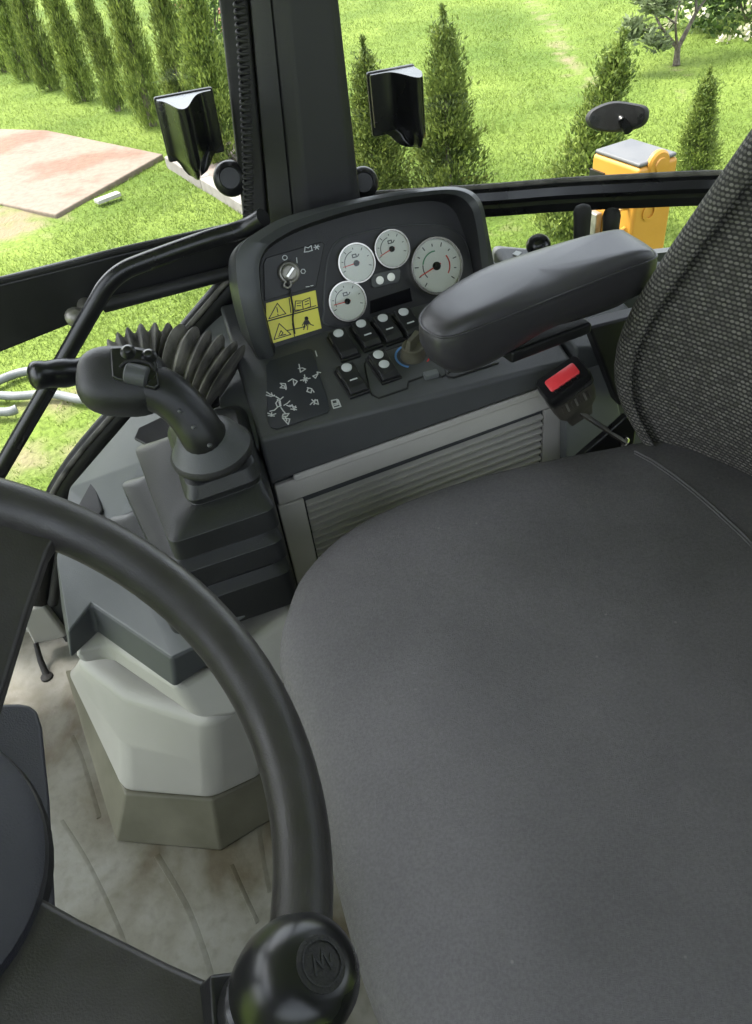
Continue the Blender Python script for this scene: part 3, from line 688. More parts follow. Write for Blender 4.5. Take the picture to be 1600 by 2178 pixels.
# pedal at the far front corner
c = K(88, 1322, w=.10)
o = build(MB().loft([[c+U*a*.03*k+Vv*.012*b+W*(.05*s) for a, b in ((-1, -1), (1, -1), (1, 1), (-1, 1))] for s, k in ((-1, 1.1), (1, .85))]), 'pedal_cover', 'pale_plastic', cab, bevel=.006)
pd = K(86, 1405, w=.03)
build(MB().tube([K(76, 1368, w=.06), pd, K(102, 1443, w=.012)], [.005, .006, .007], 8).lathe(K(102, 1443, w=.008), W, [(.013, 0), (.012, .008), (.003, .012)], 12), 'pedal_rod', 'rubber', cab, smooth=50)
build(MB().box(c+V3(.075, .01, -.02), (U, Vv, W), (.022, .012, .05)), 'pedal_bracket', 'pale_plastic', cab, bevel=.004)

# floor mat: moulded panels with joints between them
fm = root('floor_mat', (-.3, .6, 0), 'worn beige grey rubber floor mat with moulded joints under the wheel', 'floor mat')
def gpt(x, y): q = K(x, y, w=.012); return q
mp_ = [V3(*q, .001) for q in ((-1.0, -.2), (.9, -.2), (.9, .9), (-.1, 1.0), (-.35, 1.25), (-1.0, 1.28))]
build(MB().prism(mp_, (0, 0, .011)), 'mat_sheet', 'floor_rubber', fm, bevel=.002)
for seg_, r_m in ((((150, 1568), (172, 1620), (208, 1742)), .0035), (((128, 1748), (190, 1850), (262, 2012), (236, 2036)), .0030), (((330, 1822), (392, 1930), (430, 2030), (452, 2108)), .0040), (((490, 1842), (515, 1900), (545, 1965)), .0030), (((545, 1750), (556, 1830), (570, 1900)), .0035)):
    q = catmull([K(x, y, w=.0115) for x, y in seg_], 6)
    rr_ = []
    for i, p in enumerate(q):
        t = nrm(q[min(i+1, len(q)-1)]-q[max(i-1, 0)]); s_ = np.cross(W, t)*r_m
        rr_.append([p-s_*.3, p-s_*.25+W*.0022, p+s_*.2+W*.0022, p+s_*2.6])
    build(MB().loft(rr_), 'mat_rib', 'floor_rubber', fm, smooth=30)
# ================================================================== JOYSTICK STAND (grey cover, pale base)
st = root('joystick_stand', (-.2, .75, 0), 'pale grey moulded stand with darker grey cover beside the seat front', 'stand')
def kp(lst): return [K(x, y, w=w) for x, y, w in lst]
# deck and cover surface, thick sheet
A = dict(a=(546, 752, .655), b=(508, 634, .668), b2=(470, 668, .655), c=(150, 1040, .475), d=(122, 1188, .462), e=(147, 1345, .445), f=(195, 1284, .45), g=(366, 1400, .445), h=(425, 1372, .447), i=(600, 1262, .445), j=(552, 985, .60), k=(548, 900, .635), m=(300, 985, .56), n=(250, 1130, .485))
A = {k: K(x, y, w=w) for k, (x, y, w) in A.items()}
mb = MB(); order = list(A); idx = {k: i for i, k in enumerate(order)}
top = [A[k] for k in order]
tf = [('a', 'b', 'b2'), ('a', 'b2', 'm', 'k'), ('b2', 'c', 'm'), ('c', 'n', 'm'), ('c', 'd', 'n'), ('d', 'e', 'f', 'n'), ('n', 'f', 'g'), ('n', 'g', 'h'), ('n', 'h', 'i'), ('m', 'n', 'i', 'j'), ('k', 'm', 'j')]
o = build(MB().add(top, [tuple(idx[k] for k in f) for f in tf]), 'cover', 'trim_grey', st, smooth=60)
sm = o.modifiers.new('solid', 'SOLIDIFY'); sm.thickness = .006; sm.offset = 0
sm = o.modifiers.new('bevel', 'BEVEL'); sm.width = .012; sm.segments = 3; sm.limit_method = 'ANGLE'; sm.angle_limit = R_(12)
# darker edge band of the cover
A['h2'] = K(452, 1362, w=.447)
bt = [A[k] for k in ('d', 'e', 'f', 'g', 'h', 'h2')]
bot = kp([(132, 1300, .40), (150, 1404, .405), (208, 1348, .405), (372, 1466, .40), (437, 1422, .405), (466, 1400, .408)])
rings_t = bt; inn = [p+V3(.012, .03, -.002) for p in bt]; inb = [p+V3(.012, .03, 0) for p in bot]
mb = MB(); k = len(bt); up = V3(0, -.002, .0035)
mb.add([p+up for p in bt]+bot+inb+[p+up for p in inn], [(i, i+1, k+i+1, k+i) for i in range(k-1)]+[(k+i, k+i+1, 2*k+i+1, 2*k+i) for i in range(k-1)]+[(2*k+i, 2*k+i+1, 3*k+i+1, 3*k+i) for i in range(k-1)]+[(3*k+i, 3*k+i+1, i+1, i) for i in range(k-1)])
build(mb, 'cover_edge', 'trim_dark', st, smooth=30, bevel=.008, bseg=4)
# neck below the cover
def ring4(lst, back):
    f = kp(lst); return f+[f[-1]+back, f[0]+back]
bk = V3(.02, .24, 0)
n1 = ring4([(160, 1396, .405), (212, 1352, .405), (372, 1462, .402), (440, 1418, .40), (625, 1300, .425)], bk)
n2 = ring4([(165, 1412, .375), (240, 1412, .365), (425, 1536, .335), (500, 1532, .335), (640, 1440, .345)], bk)
build(MB().loft([n1, n2]), 'neck', 'pale_plastic', st, bevel=.016, bseg=5)
LBf = K(138, 1425, w=.012); LBt = K(152, 1408, w=.345); LB1 = LBf+(LBt-LBf)*.26; LB1[2] = .10; LB2 = LBf+(LBt-LBf)*.6; LB2[2] = .21
def ring5(lb, lst): f = kp(lst); return [lb]+f+[f[-1]+bk]
b1 = ring5(LBt, [(262, 1480, .34), (445, 1542, .33), (600, 1440, .35)])
b2 = ring5(LB2, [(260, 1590, .21), (450, 1625, .21), (575, 1570, .21)])
b3 = ring5(LB1, [(261, 1692, .10), (453, 1706, .10), (566, 1652, .10)])
build(MB().loft([b1, b2, b3]), 'base', 'pale_plastic', st, bevel=.020, bseg=5)
p2 = ring5(LBf, [(246, 1792, .0125), (470, 1812, .0125), (590, 1738, .0125)])
pc_ = sum(b3)/len(b3)
build(MB().loft([[p+(pc_-p)*.035-W*.001 for p in b3], p2]), 'plinth', 'pale_dirty', st, bevel=.005)
# raised dark pads imitating the shade inside recesses of the deck
def recess_shade_pad(lst, name='recess_shade_pad'):
    q = [K(x, y, w=w) for x, y, w in lst]; c = sum(q)/len(q); n = nrm(np.cross(q[1]-q[0], q[2]-q[0])); n = n if n[2] > 0 else -n
    build(MB().prism([p+n*.001 for p in q], n*.006), name, 'plastic_black', st, bevel=.004, bseg=3)
recess_shade_pad([(288, 938, .585), (298, 915, .59), (372, 880, .60), (400, 905, .60), (330, 960, .58)])
recess_shade_pad([(418, 838, .632), (466, 818, .638), (470, 866, .63), (430, 885, .62)], 'switch_recess_shade')
recess_shade_pad([(170, 1082, .482), (205, 1018, .50), (224, 1090, .49), (212, 1110, .485)], 'triangle_shade_pad')

# ================================================================== JOYSTICK
js = root('control_joystick', (-.05, .8, .62), 'black control joystick with thumb roller on a stepped rubber boot', 'joystick')
def rr3(u0_, u1, v0, v1, w, r=.022):
    return [V3(a, b, w) for a, b in rrect(((u0_+u1)/2, (v0+v1)/2), (u1-u0_)/2, (v1-v0)/2, r, 5)]
def nearc(x, y, w): return K(x, y, w=w)
tA = nearc(398, 1076, .632); tB = nearc(364, 1166, .598)
FL0 = K(300, 955, w=.598)
def tier(w, nx, ny, fx, fy, r, xr=.014):
    cs = [np.array(p) for p in ((nx, ny), (xr, ny+.012), (xr+.004, fy), (fx, fy))]; out_ = []
    for i in range(4):
        p, a, b = cs[i], cs[i-1], cs[(i+1) % 4]; da = (a-p)/np.linalg.norm(a-p)*r; db = (b-p)/np.linalg.norm(b-p)*r
        for t in np.linspace(0, 1, 6): out_.append(V3(*((p+da)*(1-t)**2+2*p*t*(1-t)+(p+db)*t*t), w))
    return out_
bx_, by_, fx_ = tB[0], tB[1], FL0[0]
tl0 = [(.664, tA[0]+.018, tA[1]+.030, tA[0]+.012, .855, .022, -.004), (.650, tA[0]+.005, tA[1]+.006, tA[0]-.006, .880, .022, .006), (.634, tA[0], tA[1], tA[0]-.012, .890, .020, .010), (.624, tA[0]+.003, tA[1]+.004, tA[0]-.009, .888, .020, .008)]
for k_, w_ in enumerate((.604, .552, .497)):
    g_ = .018*k_
    tl0 += [(w_+.012, bx_-g_+.012, by_+.012-k_*.002, fx_-g_*2.0+.014, .895, .024, .010), (w_, bx_-g_, by_-k_*.002, fx_-g_*2.0-.008, .91, .014, .014), (w_-.030 if k_ < 2 else .439, bx_-g_-.001, by_-k_*.002-.001, fx_-g_*2.0-.009, .91, .014, .015), (w_-.036 if k_ < 2 else .4385, bx_-g_+.006, by_+.006, fx_-g_*2.0+.006, .90, .020, .012)]
rings = [tier(*t) for t in tl0][::-1]
build(MB().loft(rings), 'bellows', 'boot_rubber', js, smooth=48, bevel=.003, bseg=3)
cb = K(455, 966, w=.662); cb[2] = .660
build(MB().lathe(cb, nrm(V3(-.05, -.05, 1)), [(.044, 0), (.048, .006), (.048, .014), (.045, .017), (.036, .034), (.031, .038), (.026, .040)], 36), 'collar', 'plastic_panel', js, smooth=30)
build(MB().lathe(cb, nrm(V3(-.05, -.05, 1)), [(.0485, .003), (.0505, .006), (.0505, .011), (.0485, .014)], 36), 'collar_ring', 'rubber', js, smooth=40)
hc = K(262, 812, r=.915)
gp = catmull([cb+V3(0, 0, .02), K(432, 925, r=.905), K(402, 880, r=.90), K(362, 842, r=.90), K(318, 822, r=.905), hc], 6)
k = len(gp); build(MB().tube(gp, [.0275-.004*math.sin(math.pi*i/k)+.003*(i/k) for i in range(k)], 20, flat=1.08), 'grip', 'plastic_black', js, smooth=60)
nh = nrm(.72*W-.62*Vv+.05*U)
xh = nrm(K(340, 815, r=.9)-K(175, 800, r=.9)); xh = nrm(xh-nh*(xh@nh)); yh = np.cross(nh, xh)
hd = build(MB().ellipsoid(hc, (xh, yh, nh), (.050, .0385, .034), 32, 18, .72), 'head', 'plastic_dark', js, smooth=60)
fp = hc+nh*.030
def HP(x, y, h=0): return KP(x, y, fp+nh*h, nh)
plate = [HP(x, y) for x, y in ((236, 744), (240, 806), (252, 812), (332, 832), (341, 825), (331, 762), (320, 752), (277, 742))]
build(MB().loft([plate, [p+nh*.006 for p in plate], [p*.94+sum(plate)/8*.06+nh*.008 for p in plate]]), 'face_plate', 'gloss_black', hd, bevel=.0015)
rc = HP(291, 797, .008); ra = nrm(HP(320, 803)-HP(262, 789))
build(MB().lathe(rc-ra*.0125, ra, [(.009, 0), (.0115, .002), (.0115, .023), (.009, .025)], 26), 'thumb_roller', 'plastic_panel', hd, smooth=40)
sl = catmull([HP(x, y, .008) for x, y in ((256, 782), (268, 770), (292, 768), (318, 774), (330, 790))], 6)
build(MB().tube(sl, .0022, 8), 'roller_lip', 'rubber', hd)
for x, y in ((274, 751), (318, 760)):
    build(MB().lathe(HP(x, y, .004), nh, [(.0085, 0), (.0085, .004), (.006, .0065), (.004, .011), (.0015, .012)], 20), 'push_button', 'gloss_black', hd, smooth=40)
for x, y in ((383, 874), (412, 909), (446, 947)):
    q = K(x, y, r=.872); build(MB().ellipsoid(q, (U, Vv, W), (.003, .003, .0025), 10, 6), 'screw_cap', 'plastic_panel', js)

# ================================================================== PARKING BRAKE LEVER with accordion boot
pb = root('parking_brake_lever', (0, .97, .62), 'black lever with ribbed rubber boot lying behind the joystick', 'lever')
bp = catmull([K(478, 806, r=1.06), K(440, 783, r=1.065), (K(398, 766, r=1.07)), K(350, 754, r=1.08), K(305, 750, r=1.08), K(268, 757, r=1.08), K(235, 770, r=1.08)], 9)
k = len(bp); nf = 12
rad = []
pth = []
for i in range(nf*8+1):
    t = i/(nf*8); p = bp[min(int(t*(k-1)), k-2)]; q = bp[min(int(t*(k-1))+1, k-1)]; f = t*(k-1)-int(t*(k-1)); pth.append(p+(q-p)*f)
    env = .036*(1-t)**.5+.018
    rad.append(env*(.84+.15*math.cos(2*math.pi*i/8)))
build(MB().tube(pth, rad, 26), 'boot', 'rubber_dusty', pb, smooth=70)
hp = catmull([K(250, 766, r=1.08), K(200, 784, r=1.075), K(160, 791, r=1.07), K(110, 795, r=1.06), K(62, 800, r=1.05)], 8); k = len(hp)
hr = [.013 if i < 6 else .0180+.0009*math.cos(i*.62)*(1 if i < k-6 else 0) for i in range(k)]; hr[-1] = .006; hr[-2] = .0125; hr[-3] = .0165
build(MB().tube(hp, hr, 18), 'handle', 'gloss_black', pb, smooth=60)

# ================================================================== INSTRUMENT CONSOLE
con = root('instrument_console', (.25, .95, .1), 'dark grey side console with gauge cluster, rocker switches and vented front', 'console')
T0 = V3(0, .80, .64); Td = nrm(V3(0, .17, .035)); TN = nrm(np.cross(U, Td)); TN = TN if TN[2] > 0 else -TN
def TP(x, y, h=0): return KP(x, y, T0+TN*h, TN)
nl, nr = TP(552, 946), TP(1196, 764); fl_, frr = TP(546, 758), None
u0c, u1c = .018, .455
far_v = .972; far_w = T0[2]+(far_v-.80)*.035/.17
def csec(u, aw): return [V3(u, .800, .64), V3(u, far_v, far_w), V3(u, 1.13, far_w+.0), V3(u, 1.13, .12), V3(u, .835, .12), V3(u, .835, aw-.004), V3(u, .8, aw)]
nlw = K(578, 1030, v=.8)[2]; nrw = K(1168, 815, v=.8)[2]
build(MB().loft([csec(u0c, nlw), csec(u1c, nrw)]), 'body', 'plastic_panel', con, bevel=.006, bseg=3)
# rear block behind the console, ends below the armrest
def rsec(u, w): return [V3(u, .805, w), V3(u, 1.0, w+.03), V3(u, 1.0, .12), V3(u, .805, .12)]
build(MB().loft([rsec(.461, .655), rsec(.60, .62)]), 'rear_block', 'trim_dark', con, bevel=.005, bseg=3)
build(MB().prism([K(x, y, v=.803) for x, y in ((1203, 800), (1255, 783), (1300, 770), (1340, 985), (1203, 985))], (0, .02, 0)), 'rear_panel', 'trim_grey', con, bevel=.003)
# vented grey front panel
vp = .8255
pl = [K(x, y, v=vp) for x, y in ((582, 1034), (1166, 818), (1200, 806), (1206, 985))]
pnl = [K(584, 1036, v=vp), K(1200, 806, v=vp), V3(.49, vp, .15), V3(.02, vp, .15)]
build(MB().prism([p+Vv*.008 for p in pnl], (0, .004, 0)), 'vent_back', 'trim_dark', con)  # backing coloured dark so the gaps between slats look shaded
tl, tr_ = K(650, 1066, v=vp), K(1156, 878, v=vp)
def q_(a, b, c, d, name): build(MB().prism([a, b, c, d], (0, .008, 0)), name, 'vent_grey', con, bevel=.002)
q_(pnl[0], pnl[1], V3(pnl[1][0], vp, tr_[2]+.004+(pnl[1][0]-tr_[0])*(tr_[2]-tl[2])/(tr_[0]-tl[0])), V3(pnl[0][0], vp, tl[2]+.004), 'vent_frame')
q_(V3(.0205, vp, tl[2]+.003), V3(tl[0]-.002, vp, tl[2]+.003), V3(tl[0]-.002, vp, .15), V3(.0205, vp, .15), 'vent_frame')
q_(V3(tr_[0]+.002, vp, tr_[2]+.003), V3(.474, vp, tr_[2]+.006), V3(.49, vp, .15), V3(tr_[0]+.002, vp, .15), 'vent_frame')
for i in range(19):
    dz = .0128*(i+.75); a, b = tl-W*dz, tr_-W*dz
    build(MB().prism([a+V3(0, -.003, .0034), a+V3(0, .0078, .0044), a+V3(0, .0078, -.0034), a+V3(0, .000, -.0030)], b-a), 'slat', 'vent_grey', con, bevel=.001)
rib = [K(625, 1020, v=vp-.006), K(1160, 832, v=vp-.006)]
build(MB().prism([rib[0]+W*.006, rib[0]-W*.006, rib[1]-W*.006, rib[1]+W*.006], (0, .006, 0)), 'vent_ledge', 'vent_grey', con, bevel=.003)
# hooded gauge binnacle
gy = R_(5); gd = V3(math.cos(gy), math.sin(gy), 0); gb = V3(-math.sin(gy), math.cos(gy), 0)
lean = R_(24); gu = nrm(gb*math.sin(lean)+W*math.cos(lean)); gn = np.cross(gd, gu); gn = gn if gn@(CM-V3(.2, 1, .75)) > 0 else -gn
g0 = V3(.05, .962, .672)
def GP(x, y, h=0): return KP(x, y, g0+gn*h, gn)
LIP = .040
outer = [(556, 772), (545, 752), (530, 712), (512, 640), (504, 590), (503, 548), (516, 518), (545, 494), (600, 464), (680, 440), (760, 422), (840, 408), (900, 401), (955, 397), (990, 401), (1014, 415), (1028, 440), (1038, 490), (1050, 555), (1066, 650)]
inner = [(590, 775), (580, 745), (570, 700), (557, 640), (552, 590), (553, 556), (566, 528), (590, 508), (630, 486), (695, 462), (768, 441), (842, 425), (898, 416), (946, 412), (975, 417), (994, 430), (1007, 452), (1016, 495), (1024, 555), (1036, 650)]
def lipd(i, n): t = i/(n-1); return LIP*min(1, .12+t*6 if t < .5 else .12+(1-t)*6)
n = len(outer)
Oc = catmull([GP(x, y, lipd(i, n)) for i, (x, y) in enumerate(outer)], 5)
Ic = catmull([GP(x, y, lipd(i, n)+.001) for i, (x, y) in enumerate(inner)], 5)
Og = [p-gn*((p-g0)@gn+.055) for p in Oc]; Ogm = [p-gn*((p-g0)@gn*.4) for p in Oc]
cen = GP(780, 580)
Ig = [(p-gn*((p-g0)@gn-.001)) for p in Ic]; Ig = [p+(cen-p)*.045 for p in Ig]
mid = [(a+b)/2+gn*.006 for a, b in zip(Oc, Ic)]
k = len(Oc)
for strips, nm_, mt_ in (([Og, Ogm, Oc, mid, Ic], 'hood', 'hood_plastic'), ([Ic, [a*.5+b*.5 for a, b in zip(Ic, Ig)], Ig], 'hood_lining', 'pillar_plastic')):
    mb = MB(); mb.add([p for s in strips for p in s], [(j*k+i, j*k+i+1, (j+1)*k+i+1, (j+1)*k+i) for j in range(len(strips)-1) for i in range(k-1)])
    build(mb, nm_, mt_, con, smooth=50)
build(MB().add(Og, [tuple(range(k))]), 'hood_back', 'plastic_dark', con, smooth=0)
ins = MB().add([p+gn*.0005 for p in [a+(cen-a)*-.02 for a in Ig]], [tuple(range(k))]); build(ins, 'fascia', 'pillar_plastic', con, smooth=0)
def plate(lst, name, mat, h0, h1, bev=.0015, par=con):
    q = [GP(x, y, h0) for x, y in lst]; return build(MB().prism(q, gn*(h1-h0)), name, mat, par, bevel=bev)
# raised bead round the cluster, cluster plate
cl = [(698, 690), (690, 660), (693, 590), (702, 540), (722, 512), (770, 496), (830, 484), (900, 478), (950, 484), (985, 510), (1000, 560), (1000, 640), (900, 668), (800, 692)]
clq = catmull([GP(x, y, .0012) for x, y in cl], 4, True)
build(MB().prism(clq, gn*.0028), 'cluster_plate', 'plastic_black', con, bevel=.001)
build(MB().tube(clq+[clq[0]], .0022, 8), 'cluster_bead', 'plastic_panel', con, smooth=60)
plate([(560, 560), (566, 548), (684, 514), (690, 520), (672, 610), (562, 640)], 'ignition_plate', 'plastic_black', .0012, .0034)
# gauges
def ang_vec(c, a): return gd*math.cos(a)+gu*math.sin(a)
def gauge(px, r, needle_deg, big=False):
    c = GP(*px, .004)
    o = build(MB().lathe(c, gn, [(r*1.0, -.003), (r*1.03, .004), (r*1.0, .0095), (r*.93, .0095), (r*.925, .002)], 48), 'gauge', 'metal', con, smooth=35)
    build(MB().lathe(c, gn, [(r*.93, .0025), (r*.925, .0046)], 48), 'dial', 'dial_white', o, smooth=0)
    mb = MB(); h = c+gn*.0047
    nt_ = 11 if big else 7
    for i in range(nt_):
        a = R_(225-270*i/(nt_-1)) if big else R_(200-220*i/(nt_-1)); d = ang_vec(c, a)
        mb.ribbon([h+d*r*.70, h+d*r*(.82 if i % 2 == 0 else .77)], r*.035, gn)
    rA = .52 if big else .62
    arc = [h+ang_vec(c, R_(a))*r*rA for a in (np.linspace(215, 165, 12) if big else np.linspace(190, 100, 12))]
    mb.ribbon(arc, r*.035, gn)
    build(mb, 'scale', 'mark_dark', o, smooth=0)
    if big:
        build(MB().ribbon([h+ang_vec(c, R_(a))*r*rA for a in np.linspace(160, 85, 14)], r*.045, gn), 'green_zone', 'mark_green', o, smooth=0)
        build(MB().ribbon([h+ang_vec(c, R_(a))*r*rA for a in np.linspace(30, -40, 14)], r*.045, gn), 'red_zone', 'needle_red', o, smooth=0)
    else:
        mb = MB(); q = h+gu*r*.30+gd*r*.05
        mb.ribbon([q-gd*r*.16, q-gd*r*.16+gu*r*.14, q+gd*r*.04+gu*r*.14, q+gd*r*.04, q-gd*r*.16], r*.05, gn); mb.ribbon([q+gd*r*.10, q+gd*r*.2+gu*r*.1], r*.05, gn)
        build(mb, 'symbol', 'mark_dark', o, smooth=0)
    build(MB().lathe(c, gn, [(r*.925, .0082), (r*.92, .0088)], 40), 'gauge_glass', 'window_glass', o, smooth=0)
    d = ang_vec(c, R_(needle_deg)); s = np.cross(gn, d); hh = c+gn*.0055
    build(MB().prism([hh-d*r*.18-s*r*.03, hh-d*r*.18+s*r*.03, hh+d*r*.74+s*r*.015, hh+d*r*.74-s*r*.015], gn*.0008), 'needle', 'needle_red', o, smooth=0)
    build(MB().lathe(c, gn, [(r*.15, .005), (r*.15, .0072), (r*.10, .0078)], 24), 'hub_cap', 'rubber', o, smooth=40)
pxm = np.linalg.norm(GP(800, 560)-GP(900, 560))/100
gauge((756, 560), 38*pxm, 183); gauge((831, 530), 37*pxm, 196); gauge((737, 641), 39*pxm, 180); gauge((926, 566), 56*pxm, 196, True)
# lamp pod, display, ignition lock, key
o = plate([(788, 590), (794, 582), (846, 570), (851, 576), (850, 594), (846, 601), (795, 613), (789, 608)], 'lamp_pod', 'plastic_panel', .004, .008)
for x, y in ((808, 596), (832, 589)):
    build(MB().lathe(GP(x, y, .0081), gn, [(8*pxm, 0), (8*pxm, .0012), (5*pxm, .0022)], 20), 'warning_lamp', 'dial_white', o, smooth=40)
plate([(786, 640), (872, 612), (878, 640), (786, 668)], 'display', 'screen_black', .004, .0052)
c = GP(614, 580, .0035)
o = build(MB().lathe(c, gn, [(22*pxm, 0), (22*pxm, .003), (19*pxm, .0055), (16*pxm, .006), (15*pxm, .010), (12*pxm, .0115)], 32), 'ignition_lock', 'steel_dull', con, smooth=35)
build(MB().box(c+gn*.0125, (nrm(gd+gu*.8), nrm(gu-gd*.8), gn), (11*pxm, 3.0*pxm, .0012)), 'key_slot', 'metal', o, bevel=.0006)
ky = root('ignition_key_cord', c, 'thin dark cord and ring hanging from the ignition lock over the yellow label', 'cord')
build(MB().tube(catmull([GP(612, 596, .012), GP(616, 612, .010), GP(620, 635, .007), GP(624, 660, .006), GP(623, 680, .0055), GP(627, 710, .0055)], 6), .0013, 8), 'cord_line', 'rubber', ky)
build(MB().tube(catmull([GP(607, 598, .011), GP(604, 607, .012), GP(612, 612, .012), GP(619, 606, .012), GP(617, 598, .011)], 6), .0016, 8), 'key_ring', 'steel_dull', ky)
# printed marks on the fascia
def gmark(lines, wd=1.6, h=.0036, mat='icon_white', name='printed_mark', par=con, fn=GP, nn=gn):
    mb = MB()
    for ln in lines: mb.ribbon([fn(x, y, h) for x, y in ln], wd*pxm, nn, .0003)
    build(mb, name, mat, par, smooth=0)
def circ(x, y, r, n=12): return [(x+r*math.cos(a), y+r*math.sin(a)) for a in np.linspace(0, 2*math.pi, n)]
gmark([circ(606, 548, 5), [(631, 548), (632, 559)], circ(645, 577, 5, 7), [(648, 535), (649, 525), (656, 527), (662, 522), (664, 533)], [(647, 536), (656, 535), (665, 532)], [(670, 521), (678, 530)], [(671, 530), (677, 521)], [(668, 526), (680, 524)], [(651, 610), (658, 609)], [(661, 608), (666, 607)]], 1.5)
# yellow warning label, two rows
lab = plate([(566, 645), (671, 617), (676, 652), (567, 682)], 'warning_label', 'label_yellow', .0036, .0042, 0)
gmark([[(572, 678), (590, 645), (608, 667), (572, 678)], [(589, 654), (591, 664)], [(591, 668), (591.5, 670)], [(615, 634), (619, 665)], [(627, 660), (629, 640), (643, 640), (659, 633), (661, 652), (645, 658), (627, 660)], [(643, 640), (645, 658)], [(632, 645), (640, 644)], [(632, 650), (640, 650)], [(649, 642), (656, 639)], [(649, 648), (657, 645)], [(624, 664), (672, 650)]], 1.8, .0043, 'label_black', 'warning_symbol', lab)
lab = plate([(567, 685), (676, 655), (684, 698), (571, 733)], 'warning_label', 'label_yellow', .0036, .0042, 0)
gmark([[(583, 722), (594, 688), (619, 711), (583, 722)], [(594, 712), (598, 703), (602, 708), (598, 713)], [(592, 715), (608, 711)], [(610, 703), (640, 697), (648, 694)], [(622, 688), (627, 718)], [(643, 692), (652, 676), (661, 690)], [(652, 680), (652, 693)], [(647, 690), (658, 689)], [(646, 697), (648, 691)], [(655, 692), (654, 701)], [(649, 693), (646, 701)], [(661, 690), (667, 692)]], 1.8, .0043, 'label_black', 'warning_symbol', lab)
gmark([circ(652, 677, 2.2, 8), [(648, 688), (656, 686)], [(649, 684), (655, 683)]], 3.6, .0044, 'label_black', 'warning_symbol', lab)
# console top: control diagram decal
q = [TP(x, y, .0005) for x, y in ((566, 778), (574, 768), (655, 742), (664, 744), (702, 868), (698, 878), (590, 914), (576, 910), (570, 898))]
dec = build(MB().prism(q, TN*.0012), 'control_diagram', 'label_slate', con, bevel=.0004)
def Z8(*pts): return [(540+x/3.2, 620+y/3.2) for x, y in pts]
tl_ = [Z8((308, 495), (318, 550)), Z8((302, 525), (330, 520), (352, 528), (325, 545)), Z8((420, 405), (430, 440)),
       Z8((318, 605), (384, 590)), Z8((345, 568), (355, 622)), Z8((338, 610), (362, 585)), Z8((340, 588), (364, 608)), Z8((402, 575), (420, 590), (437, 560), (405, 575)), Z8((437, 560), (430, 548), (455, 552)),
       Z8((235, 612), (262, 595), (285, 605), (296, 612), (275, 640), (268, 605)), Z8((180, 625), (215, 628), (222, 660), (180, 655), (196, 640), (180, 625)), Z8((205, 640), (220, 668)),
       Z8((365, 655), (395, 662), (390, 690), (362, 680), (370, 660)), Z8((400, 670), (410, 685)), Z8((395, 735), (415, 760), (440, 768), (432, 738), (402, 745)), Z8((385, 770), (400, 755)), Z8((418, 735), (410, 770)),
       Z8((88, 685), (110, 700), (140, 712)), Z8((85, 705), (120, 715)), Z8((120, 690), (128, 712), (142, 706)), Z8((150, 715), (180, 735), (200, 718)), Z8((160, 735), (180, 745), (185, 780), (160, 785), (150, 760), (165, 738)), Z8((172, 750), (178, 778)),
       Z8((165, 785), (140, 808), (110, 815)), Z8((95, 828), (125, 840), (150, 832)), Z8((98, 845), (140, 848)), Z8((122, 825), (118, 850)), Z8((185, 790), (200, 812), (215, 830)), Z8((205, 775), (228, 762), (245, 745)),
       Z8((245, 775), (290, 790)), Z8((252, 800), (292, 805)), Z8((260, 770), (275, 808), (285, 780)), Z8((225, 775), (250, 785)),
       Z8((200, 835), (240, 830), (225, 850), (195, 850), (200, 835)), Z8((195, 860), (245, 868), (235, 905), (195, 860)), Z8((215, 850), (225, 880))]
gmark(tl_, 2.0, .0018, 'icon_white', 'diagram_symbol', dec, TP, TN)
gmark([Z8((530, 742), (565, 735), (570, 760), (535, 768), (530, 742)), Z8((535, 768), (545, 795), (592, 782), (580, 756)), Z8((565, 735), (575, 740), (592, 782)), Z8((550, 776), (575, 768))], 2.6, .0006, 'icon_white', 'manual_symbol', con, TP, TN)
# rocker switches
def rocker(px, lens2=False, dash=True, yaw=7):
    c = TP(*px, .0); a = R_(yaw)
    su = U*math.cos(a)-Td*math.sin(a); sl_ = Td*math.cos(a)+U*math.sin(a)
    su = U*math.cos(a)+Td*math.sin(a); sl_ = Td*math.cos(a)-U*math.sin(a)
    L_, w_ = .0255, .0125
    o = build(MB().box(c+TN*.002, (su, sl_, TN), (w_+.0025, L_+.003, .0025)), 'rocker_switch', 'plastic_black', con, bevel=.0015)
    pr = [(-L_, .003), (-L_, .0075), (-L_*.75, .0115), (-L_*.2, .0125), (L_*.12, .0115), (L_*.6, .0145), (L_*.9, .0150), (L_, .0125), (L_, .003)]
    build(MB().prism([c-su*w_+sl_*x+TN*y for x, y in pr], su*2*w_), 'rocker', 'plastic_dark', o, bevel=.003, bseg=3)
    def lens(x, y0): build(MB().lathe(c+sl_*x+TN*y0, nrm(TN+sl_*(-.06)), [(.0072, -.0012), (.0072, .0006), (.005, .0012)], 22), 'lens', 'icon_white', o, smooth=40)
    lens(L_*.62, .0148)
    if lens2: lens(-L_*.12, .0123)
    elif dash: build(MB().ribbon([c+su*-.0045+sl_*-L_*.30+TN*.0126, c+su*.0045+sl_*-L_*.30+TN*.0126], .0022, TN, .0006), 'dash_mark', 'icon_white', o, smooth=0)
    for sg in (-1, 1):
        p = c+su*sg*(w_+.0002)+sl_*L_*.45+TN*.009
        build(MB().box(p, (su, sl_, TN), (.0006, .006, .0008)), 'side_mark', 'steel_dull', o)
rocker((731, 740), dash=False); rocker((779, 719)); rocker((825, 707)); rocker((869, 694)); rocker((749, 814))
rocker((816, 786), lens2=True)
